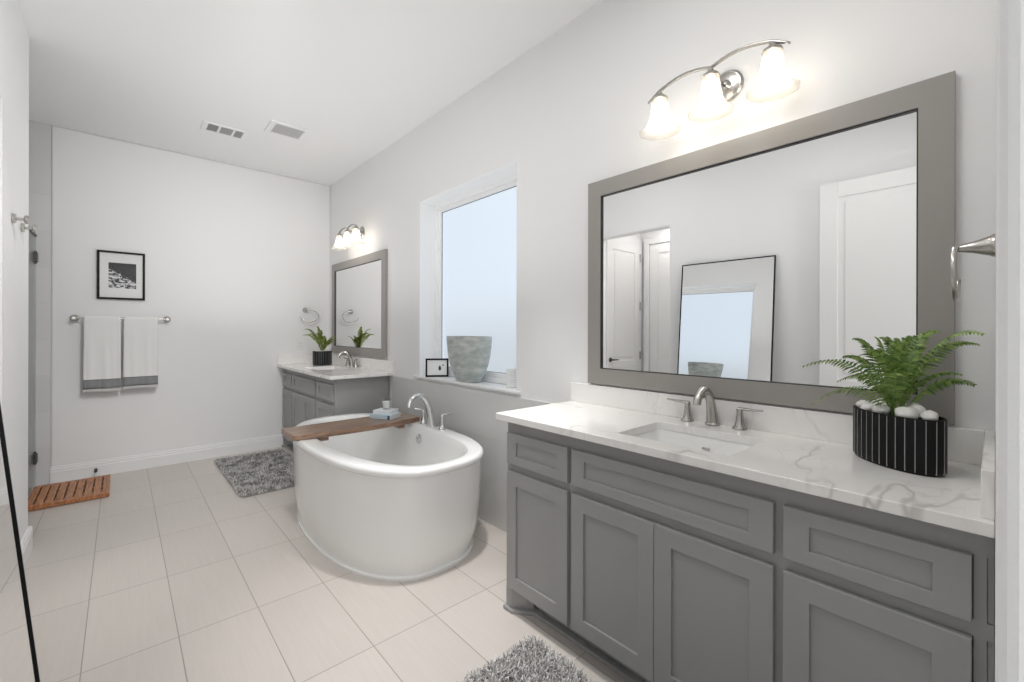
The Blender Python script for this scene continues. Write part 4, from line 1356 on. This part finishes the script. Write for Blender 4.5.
def shag_rug(label, x0, x1, y0, y1, dens, seed, hgt):
    rng = random.Random(seed)
    r = thing('shag_rug', ((x0 + x1) / 2, (y0 + y1) / 2, 0), label, 'rug')
    cx, cy, hx, hy = (x0 + x1) / 2, (y0 + y1) / 2, (x1 - x0) / 2, (y1 - y0) / 2
    b = MB().loft([rrect(cx, cy, hx - 0.006, hy - 0.006, 0.05, 0.001), rrect(cx, cy, hx - 0.006, hy - 0.006, 0.05, 0.009)])
    b.build('backing', 'rugback', r)
    b = MB()
    n = int((x1 - x0) * (y1 - y0) * dens)
    for _ in range(n):
        x, y = rng.uniform(x0, x1), rng.uniform(y0, y1)
        dx, dy = abs(x - cx) - (hx - 0.05), abs(y - cy) - (hy - 0.05)
        if dx > 0 and dy > 0 and math.hypot(dx, dy) > 0.05: continue
        cl = noise.noise(Vector((x * 16, y * 16, seed)))
        a = 6.28 * noise.noise(Vector((x * 9, y * 9, seed + 9))) * 0.8 + rng.gauss(0, 1.4)
        h = hgt * rng.uniform(0.7, 1.15) * (1 + 0.16 * cl)
        ln = h * rng.uniform(0.35, 0.85)
        d = Vector((math.cos(a), math.sin(a), 0)); s = Vector((-d.y, d.x, 0)) * 0.0019
        p = Vector((x, y, 0.008))
        p1 = p + d * ln * 0.3 + Vector((0, 0, h * 0.65)); p2 = p + d * ln + Vector((0, 0, h))
        b.add([p - s, p + s, p1 + s * 1.1, p1 - s * 1.1, p2 + s * 0.7, p2 - s * 0.7], [(0, 1, 2, 3), (3, 2, 4, 5)])
    b.build('pile', 'pile', r)
    return r


shag_rug('grey shag rug on the floor in front of the near vanity', 0.70, 1.285, 0.35, 1.300, 46000, 4, 0.027)
shag_rug('grey shag rug on the floor in front of the far corner vanity', 0.688, 1.300, 3.90, 5.17, 30000, 6, 0.020)


# ------------------------------------------------------------------ ceiling
sv = thing('supply_vent', (0.665, 4.485, CEIL), 'white supply vent with three louvre sections in the ceiling', 'vent')
b = MB(); z0, z1 = CEIL - 0.008, CEIL - 0.0005
X0, X1, Y0, Y1 = 0.505, 0.825, 4.385, 4.590
b.box(X0, X1, Y0, Y0 + 0.025, z0, z1).box(X0, X1, Y1 - 0.025, Y1, z0, z1)
secs = [(0.545, 0.620), (0.637, 0.725), (0.742, 0.800)]
xs = [X0] + [q for s in secs for q in s] + [X1]
for k in range(0, len(xs), 2):
    b.box(xs[k], xs[k + 1], Y0 + 0.025, Y1 - 0.025, z0, z1)
b.build('frame', 'trim', sv, bevel=0.002, bseg=1)
for i, (a0, a1) in enumerate(secs):
    MB().box(a0, a1, Y0 + 0.025, Y1 - 0.025, CEIL - 0.0015, CEIL - 0.0005).build('duct_shade_sheet', 'dark', sv)  # dark sheet stands in for the shade inside the duct
    b = MB()
    nl = 7
    for k in range(nl):
        if i == 1:
            yy = Y0 + 0.027 + (Y1 - Y0 - 0.055) * k / nl
            b.box(a0, a1, yy, yy + 0.012, CEIL - 0.007, CEIL - 0.0035)
        else:
            xx = a0 + (a1 - a0) * (k + 0.2) / nl
            b.box(xx, xx + 0.0055, Y0 + 0.025, Y1 - 0.025, CEIL - 0.007, CEIL - 0.0035)
    b.build('louvres', 'ventgrey', sv)
ef = thing('exhaust_fan', (1.06, 4.11, CEIL), 'white exhaust fan grille in the ceiling beside the supply vent', 'vent')
X0, X1, Y0, Y1 = 0.920, 1.205, 3.985, 4.245
b = MB(); b.box(X0, X1, Y0, Y0 + 0.03, CEIL - 0.014, CEIL - 0.0005).box(X0, X1, Y1 - 0.03, Y1, CEIL - 0.014, CEIL - 0.0005)
b.box(X0, X0 + 0.045, Y0 + 0.03, Y1 - 0.03, CEIL - 0.014, CEIL - 0.0005).box(X1 - 0.02, X1, Y0 + 0.03, Y1 - 0.03, CEIL - 0.014, CEIL - 0.0005)
b.build('cover', 'trim', ef, bevel=0.004)
MB().box(X0 + 0.045, X1 - 0.02, Y0 + 0.03, Y1 - 0.03, CEIL - 0.002, CEIL - 0.0005).build('fan_opening', 'ventgrey', ef)
b = MB()
for k in range(16):
    xx = X0 + 0.045 + 0.22 * (k + 0.15) / 16
    b.box(xx, xx + 0.0095, Y0 + 0.03, Y1 - 0.03, CEIL - 0.012, CEIL - 0.008)
b.build('grille', 'ventpale', ef)
